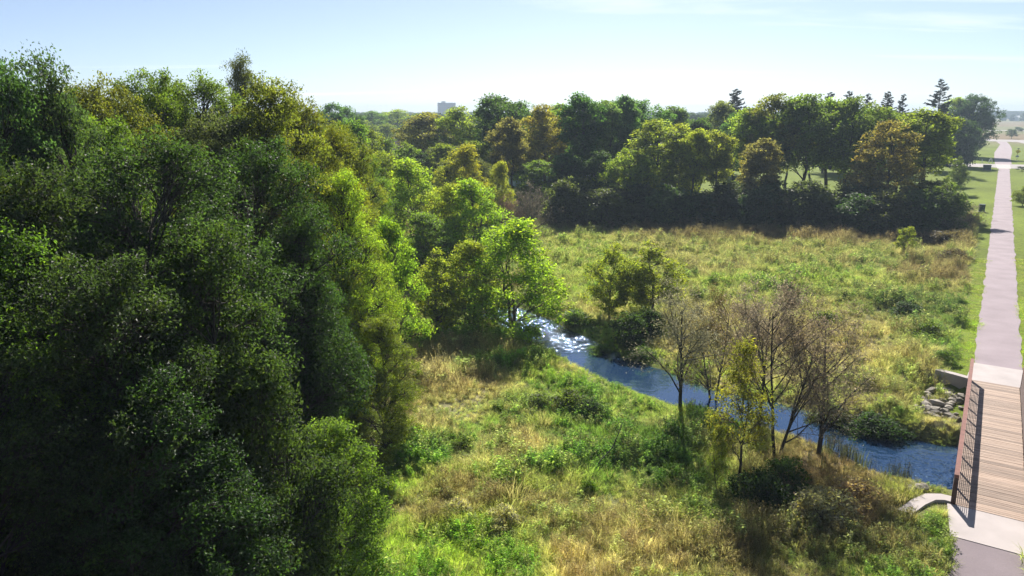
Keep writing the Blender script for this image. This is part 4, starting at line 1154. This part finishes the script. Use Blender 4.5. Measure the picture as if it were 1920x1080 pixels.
rs = np.random.RandomState(77)
def scatter_pts(y0, y1, dens, m=0.12):
    """Random points over the part of the plain between depth y0 and y1 that can be seen."""
    k = 0.72
    x1 = y1 * k + 6
    n_ = int((y1 - y0) * 2 * x1 * dens)
    x = rs.uniform(-x1, x1, n_); y = rs.uniform(y0, y1, n_)
    keep = (np.abs(x) < y * k + 6)
    left = -7.0 - 0.20 * (y - 20)                # the wood hides the ground left of this
    keep &= x > left
    s, t = to_st(x, y)
    on_trail = (t > T0 + 0.02) & (t < T1 - 0.02)
    keep &= ~on_trail & (creek_d(x, y) > 0.25) & ~((t > -0.02) & (t < T1 + .3) & (s > S_NEAR - 2.6) & (s < S_FAR + 3.5))
    keep &= ~((t > -1.9) & (t < 0.3) & (s > S_FAR - 6) & (s < S_FAR - 0.1) & (rs.rand(n_) < .93))       # riprap
    keep &= ~((t > -1.0 - 0.55 * (S_NEAR - s)) & (t < 0.4) & (s > S_NEAR - 1.9) & (s < S_NEAR + 0.7) & (t < 0.1 - 0.35 * (S_NEAR - s)))
    return x[keep], y[keep]
groups = {'grass_tuft': [], 'weed_clump': [], 'dry_stalk': [], 'lawn_tuft': [], 'reed_spike': []}
for (y0, y1, dens, sc0) in ((14, 40, 34, 1.0), (40, 70, 17, 1.15), (70, 108, 9, 1.45)):
    x, y = scatter_pts(y0, y1, dens)
    c, lawn = cover(x, y)
    z = height(x, y)
    n_ = len(x)
    sat = (c[:, 1] - c[:, 0]) / (c[:, 1] + 1e-6)             # how green
    hN = fbm(x * 0.45 + 9, y * 0.45 + 90, 4)
    r = rs.rand(n_)
    islawn = lawn > 0.5
    pweed = (1 - 0.5 * smooth(45, 75, y)) * np.clip(0.25 + sat * 1.3, .06, .8) * smooth(.35, .6, fbm(x * .7, y * .7 + 44, 3)) 
    pdry = np.clip(0.16 - sat * 0.9, .02, .5)
    kind = np.where(r < pweed, 1, np.where(r < pweed + pdry, 2, 0))
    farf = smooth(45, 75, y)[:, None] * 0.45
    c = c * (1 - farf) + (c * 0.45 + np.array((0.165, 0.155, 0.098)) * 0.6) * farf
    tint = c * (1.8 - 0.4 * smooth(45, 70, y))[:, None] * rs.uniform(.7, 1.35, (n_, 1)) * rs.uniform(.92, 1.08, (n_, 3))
    mixd = (rs.rand(n_) < 0.17 + 0.13 * smooth(40, 60, y))[:, None]
    tint = np.where(mixd, tint * .4 + C_TAN * .8, tint)
    tint = np.where((kind == 1)[:, None], tint * np.array((.86, 1.0, .85)), tint)
    tint = np.where((kind == 2)[:, None], tint * .55 + np.array((.16, .115, .075)) * .6, tint)
    scl = sc0 * 0.88 * (0.28 + 1.9 * np.clip(hN - .15, 0, 1) ** 1.25) * rs.uniform(.7, 1.25, n_)
    scl = scl * (0.3 + 0.7 * smooth(0.4, 3.2, creek_d(x, y)))
    P = np.stack([x, y, z], 1)
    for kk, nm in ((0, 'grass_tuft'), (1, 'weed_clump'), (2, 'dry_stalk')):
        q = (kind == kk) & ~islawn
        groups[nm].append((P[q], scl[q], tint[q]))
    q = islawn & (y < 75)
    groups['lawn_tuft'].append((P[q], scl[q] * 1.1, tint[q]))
# dark upright stalks on the near creek bank and rank growth along both banks
for (px, py, n_, sp_) in ((1640, 872, 46, 1.3), (1600, 850, 26, 0.8), (1690, 895, 22, .6), (1570, 835, 14, .6)):
    p = at(px, py, -.6); q = rs.randn(n_, 2) * sp_ * np.array((1, .35)) + np.array((p.x, p.y))
    q = q[creek_d(q[:, 0], q[:, 1]) > -0.1]
    groups['reed_spike'].append((np.stack([q[:, 0], q[:, 1], height(q[:, 0], q[:, 1])], 1), rs.uniform(.6, 1.1, len(q)), np.array((.045, .05, .03)) * rs.uniform(.7, 1.4, (len(q), 1))))
names = {'grass_tuft': ('meadow_grass', 'long mixed green and tan grass covering the meadow'), 'weed_clump': ('meadow_weeds', 'leafy green weeds scattered through the meadow'),
         'dry_stalk': ('dry_stalks', 'brown dried flower stalks among the meadow grass'), 'lawn_tuft': ('lawn_grass', 'short mown grass beside the trail'), 'reed_spike': ('bank_stalks', 'dark upright stalks on the creek bank near the bridge')}
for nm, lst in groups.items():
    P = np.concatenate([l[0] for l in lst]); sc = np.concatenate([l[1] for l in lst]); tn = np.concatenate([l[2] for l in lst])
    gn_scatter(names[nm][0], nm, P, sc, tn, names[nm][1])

# individual shrubs and weeds that stand out
for k, (px, base, w, h, tint, lab) in enumerate([
    (1180, 640, 1.7, 2.2, DKGREEN, 'dark shrub under the left of the two meadow bank trees'),
    (1215, 628, 1.5, 2.0, DKGREEN, 'dark shrub under the right of the two meadow bank trees'),
    (1075, 602, 1.5, 1.2, GREEN, 'low green shrub at the far creek bank by the sparkling water'),
    (1125, 646, 1.1, 0.9, (0.10, 0.15, 0.03), 'bright green bush on the far creek bank'),
    (1205, 660, 1.0, 0.8, (0.11, 0.16, 0.03), 'bright green bush on the far bank left of the bare trees'),
    (1070, 765, 1.3, 1.3, GREEN, 'leafy green bush in the middle of the near meadow'),
    (1105, 778, 1.0, 1.1, DKGREEN, 'dark green bush right of the leafy green bush'),
    (1010, 760, 1.1, 0.9, GREEN, 'low green bush left of the leafy green bush'),
    (870, 835, .7, .8, GREEN, 'low deep green weed clump on the left of the near meadow'),
    (1103, 915, .5, .7, GREEN, 'small round deep green weed clump in the near meadow'),
    (945, 985, .9, .9, TWIG, 'dark brown dead bush in the foreground grass'),
    (860, 965, .9, .7, TWIG, 'low brown dead bush left of the darker dead bush'),
    (1420, 935, 1.3, 1.5, DKGREEN, 'dark green bush at the foot of the young willow'),
    (1470, 905, 1.1, 1.4, (0.055, 0.085, 0.025), 'green bush right of the young willow'),
    (1540, 985, 1.5, 1.5, TWIG, 'large brown seedy bush in the right foreground'),
    (1600, 955, 1.3, 1.2, TWIG, 'brown bush between the seedy bush and the creek'),
    (1640, 791, 1.5, 1.3, DKGREEN, 'dark overhanging bush on the far bank near the bridge'),
    (1670, 800, 1.2, 1.2, DKGREEN, 'dark bush on the far bank closest to the bridge'),
    (1570, 774, 1.4, 1.2, (0.06, 0.07, 0.025), 'olive bush on the far bank behind the bare trees'),
    (1740, 640, 1.4, 1.1, GREEN, 'green bush on the slope above the far wing wall'),
    (1700, 590, 1.5, 1.2, DKGREEN, 'dark green bush on the trail slope'),
    (1770, 690, 1.0, .8, GREEN, 'green bush right beside the far wing wall'),
    (1550, 610, 1.5, 1.2, OLIVE, 'olive bush behind the bare trees in the meadow')]):
    p = at(px, base, -0.4)
    plant('shrub', 'shrub0', p.x, p.y, h, w, tint, lab, 'shrub')
for px, base, w, h, lab in [(1778, 428, 2.4, 1.9, 'brown bushy weed mass left of the lawn corner'), (1796, 458, 1.8, 1.5, 'brown weed bush hugging the lawn strip by the trail'), (1760, 455, 2.6, 1.6, 'brown weed bush behind the lawn strip bush'),
                            (1788, 492, 2.0, 1.3, 'low brown weed bush in the meadow beside the lawn strip'), (1742, 430, 2.4, 2.2, 'taller brown bush at the right corner of the tree line')]:
    p = at(px, base, -0.3)
    plant('weed_bush', 'shrub0', p.x, p.y, h, w, (0.105, 0.082, 0.055), lab, 'shrub')
# dead stick in the grass
a, b_ = at(1118, 872, -.3), at(1166, 838, 0.0)
b_.z = 1.2
mb = MB(); mid = (a + b_) / 2 + Vector((.15, 0, -.18))
mb.tube([a, a.lerp(mid, .5), mid, mid.lerp(b_, .6), b_], [.035, .03, .026, .02, .01], 6)
mb.tube([mid, mid + Vector((.1, .1, .35))], [.014, .006], 5)
tag(mb.build('dead_branch', M['bark_dark'], smooth_=True), 'thin dead branch leaning up out of the meadow grass', 'branch')

# ------------------------------------------------------------------ small things by the trail
def utility_box(px, base, w, d, h, label):
    p = at(px, base, 0.0)
    root = empty('utility_box', (p.x, p.y, float(height(p.x, p.y))), -PATH_A + .15); tag(root, label, 'utility box')
    mb = MB(); mb.box((0, 0, .04), (w + .25, d + .25, .12)); mb.build('pad', M['concrete_old'], root)
    mb = MB(); mb.box((0, 0, .1 + h / 2), (w, d, h)); mb.build('cabinet', M['box_green'], root)
    mb = MB(); mb.box((0, 0, .1 + h + .03), (w + .06, d + .06, .06)); mb.build('lid', M['box_green'], root)
    mb = MB(); mb.box((0, -d / 2 - .012, .1 + h * .5), (.02, .02, h * .8)); mb.build('door_seam', M['sign_black'], root)
utility_box(1840, 397, .75, .75, 1.0, 'dark green utility box standing on the lawn left of the trail')
utility_box(1850, 319, 1.7, 1.2, 1.2, 'wide dark utility box beside the side street')
# sandwich board and white post
p = at(1857, 306); root = empty('sandwich_board', (p.x, p.y, 0.03), -.3); tag(root, 'white A shaped sandwich board by the side street', 'sign')
for sx in (-1, 1):
    mb = MB(); mb.bar((sx * .55, 0, 0), (sx * .1, 0, 1.45), .16, .12); mb.build('leg', M['white'], root)
mb = MB(); mb.box((0, 0, 1.42), (.3, .14, .14)); mb.build('top_hinge', M['white'], root)
mb = MB(); mb.box((0, 0.02, .55), (.7, .08, .1)); mb.build('cross_bar', M['white'], root)
p = at(1841, 306); root = empty('marker_post', (p.x, p.y, 0.0)); tag(root, 'short white marker post left of the sandwich board', 'post')
mb = MB(); mb.box((0, 0, .5), (.16, .12, 1.0)); mb.build('shaft', M['white'], root)
mb = MB(); mb.box((0, 0, 1.03), (.2, .16, .06)); mb.build('cap', M['white'], root)
# yellow warning sign
p = at(1906, 302); root = empty('warning_sign', (p.x, p.y, 0.0), -.5); tag(root, 'yellow diamond warning sign with dark symbol on a post', 'sign')
mb = MB(); mb.box((0, 0, 1.9), (.08, .08, 3.8)); mb.build('post', M['galv'], root)
mb = MB(); q = .72; mb.add([(0, -.06, 2.9 - q), (q, -.06, 2.9), (0, -.06, 2.9 + q), (-q, -.06, 2.9), (0, -.045, 2.9 - q), (q, -.045, 2.9), (0, -.045, 2.9 + q), (-q, -.045, 2.9)],
                           [(0, 1, 2, 3), (7, 6, 5, 4), (0, 4, 5, 1), (1, 5, 6, 2), (2, 6, 7, 3), (3, 7, 4, 0)]); pn = mb.build('sign_panel', M['sign_yellow'], root)
mb = MB(); mb.box((0, -.068, 2.98), (.12, .01, .12)); mb.box((0, -.068, 2.78), (.2, .01, .22)); mb.build('symbol', M['sign_black'], pn)
mb = MB(); mb.box((0, -.055, 1.45), (.8, .02, .5)); mb.build('lower_plate', M['sign_grey'], root)
mb = MB(); mb.box((0, -.055, 3.72), (.6, .02, .2)); mb.build('upper_plate', M['sign_black'], root)

# ------------------------------------------------------------------ houses glimpsed through the trees
def house(px, D, w, d, h, rz, wall, label):
    zc = D * cp + CAM_H * sp
    x = (px - 960) / FPX * zc
    root = empty('house', (x, D, float(height(x, D))), rz); tag(root, label, 'house')
    mb = MB(); mb.box((0, 0, h / 2 - .2), (w, d, h + .4))
    rh = d * .32
    mb.add([(-w / 2, -d / 2, h), (-w / 2, d / 2, h), (-w / 2, 0, h + rh), (w / 2, -d / 2, h), (w / 2, d / 2, h), (w / 2, 0, h + rh)], [(0, 2, 1), (3, 4, 5)])
    mb.build('wall', wall, root)
    mb = MB()
    for sy in (-1, 1):
        e = .5
        a = [(-w / 2 - e, sy * (d / 2 + e), h - rh * e / (d / 2) + .05), (w / 2 + e, sy * (d / 2 + e), h - rh * e / (d / 2) + .05), (w / 2 + e, 0, h + rh + .05), (-w / 2 - e, 0, h + rh + .05)]
        b_ = [(q[0], q[1], q[2] + .2) for q in a]
        mb.add(a + b_, [(0, 1, 2, 3), (7, 6, 5, 4), (0, 4, 5, 1), (1, 5, 6, 2), (2, 6, 7, 3), (3, 7, 4, 0)])
    rf = mb.build('roof', M['roof'], root)
    mb = MB(); mb.box((w * .25, d * .12, h + rh + .3), (.8, .8, 1.4)); mb.build('chimney', M['brickwork'], rf)
    for zf in ([1.5, 4.4] if h > 4.5 else [1.5]):
        for k in range(int(w // 3)):
            xx = -w / 2 + 1.6 + k * 3
            if zf < 2 and k == 1: continue
            mb = MB(); mb.box((xx, -d / 2 - .02, zf), (1.1, .06, 1.3)); f = mb.build('window', M['white'], root)
            mb = MB(); mb.box((xx, -d / 2 - .055, zf), (.9, .03, 1.1)); mb.build('pane', M['glass_dark'], f)
    mb = MB(); mb.box((-w / 2 + 4.6, -d / 2 - .03, 1.0), (1.0, .08, 2.1)); mb.build('door', M['glass_dark'], root)
house(905, 178, 15, 9, 5.6, .1, M['siding'], 'white house glimpsed under the tall twin crowned tree')
house(1066, 168, 14, 9, 5.6, -.1, M['siding'], 'white house glimpsed left of the tall trunk')
house(1010, 160, 12, 8, 3.4, .2, M['siding_blue'], 'pale blue low house behind the far tree line')
house(760, 190, 14, 9, 5.2, .3, M['siding'], 'grey white house behind the brownish oak')
# far block on the horizon
D = 1500.0; x = (841 - 960) / FPX * D
root = empty('apartment_block', (x, D, 0), 0.2); tag(root, 'distant brick block on the horizon left of the tall dark tree', 'building')
mb = MB(); mb.box((0, 0, 14.5), (34, 20, 31)); mb.build('wall', M['brickwork'], root)
mb = MB(); mb.box((0, 0, 30.4), (35, 21, .8)); mb.build('parapet', M['concrete_old'], root)
mb = MB(); mb.box((-6, 0, 32.2), (8, 6, 2.8)); mb.build('roof_plant', M['concrete_old'], root)
wm = MB(); wm.box((0, 0, 0), (2.2, .3, 1.6)); wme = wm.mesh('window', M['glass_dark'])
for i in range(8):
    for j in range(7):
        o = link('window', wme, root); o.location = (-14 + i * 4, -10.05, 8 + j * 3.4)
# far shed by the field
p = at(1917, 227); root = empty('farm_shed', (p.x, p.y, 0), .2); tag(root, 'tiny white shed before the far blue wood', 'shed')
mb = MB(); mb.box((0, 0, 2.5), (26, 12, 5)); mb.build('wall', M['white'], root)
mb = MB(); mb.add([(-13.5, -6.5, 5.02), (13.5, -6.5, 5.02), (13.5, 0, 8), (-13.5, 0, 8), (-13.5, 6.5, 5.02), (13.5, 6.5, 5.02)], [(0, 1, 2, 3), (3, 2, 5, 4), (0, 3, 4), (1, 5, 2)]); mb.build('roof', M['white'], root)

# ---- far woods on the horizon: one mass
rs = np.random.RandomState(5)
src = bpy.data.collections.new('far_wood_sources')
M['wood'] = mat_leaf('far_wood', tint='inst', trans=.3, rough=.8, spec=.1)
for k in range(3):
    p = PROTOS['under0' if k < 2 else 'under1']
    m_ = p.crown.copy(); m_.materials.clear(); m_.materials.append(M['wood'])
    o = bpy.data.objects.new('far_wood_%02d' % k, m_); src.objects.link(o)
PROT['far_wood'] = (src, 3)
pts, sc = [], []
for k in range(5200):
    D = 430 * (3000 / 430) ** rs.rand(); az = rs.uniform(-.75, .75)
    x, y = D * math.tan(az), D
    s, t = to_st(x, y)
    if t > -70 and D < 1000: continue
    if t > -70 and not (1100 < D < 1300 or D > 2000): continue
    if t <= -70 and fbm(np.array([x * .006]), np.array([y * .003]), 3)[0] < .47: continue
    pts.append((x, y, 0)); sc.append(rs.uniform(1.3, 1.9))
for k in range(420):                              # blue wood right of the trail's far end
    x0 = at(1885, 223); x1 = at(1990, 223)
    u = rs.rand(); q = x0.lerp(x1, u); pts.append((q.x + rs.randn() * 8, q.y + rs.uniform(0, 120), 0)); sc.append(rs.uniform(1.5, 2.1))
pts = np.array(pts); sc = np.array(sc)
tn = np.array((.04, .06, .022)) * rs.uniform(.7, 1.5, (len(pts), 1))
gn_scatter('far_wood', 'far_wood', pts, sc, tn, 'hazy dark woods along the horizon')

# ------------------------------------------------------------------ haze
mb = MB(); mb.box((0, 1450, 16), (6700, 3700, 40))
m, n, l, b, o = new_mat('haze')
n.remove(b)
pv = n.new('ShaderNodeVolumePrincipled')
pv.inputs['Color'].default_value = (0.66, 0.82, 1.0, 1)
pv.inputs['Density'].default_value = 0.00038
pv.inputs['Anisotropy'].default_value = 0.1
l.new(pv.outputs[0], o.inputs['Volume'])
hz = mb.build('haze', m)
tag(hz, 'thin pale blue haze over the whole valley', kind='stuff')
hz.display_type = 'WIRE'
print('S', S_NEAR, S_FAR, 'tris', sum(len(m.loops) - 2 * len(m.polygons) for m in bpy.data.meshes))
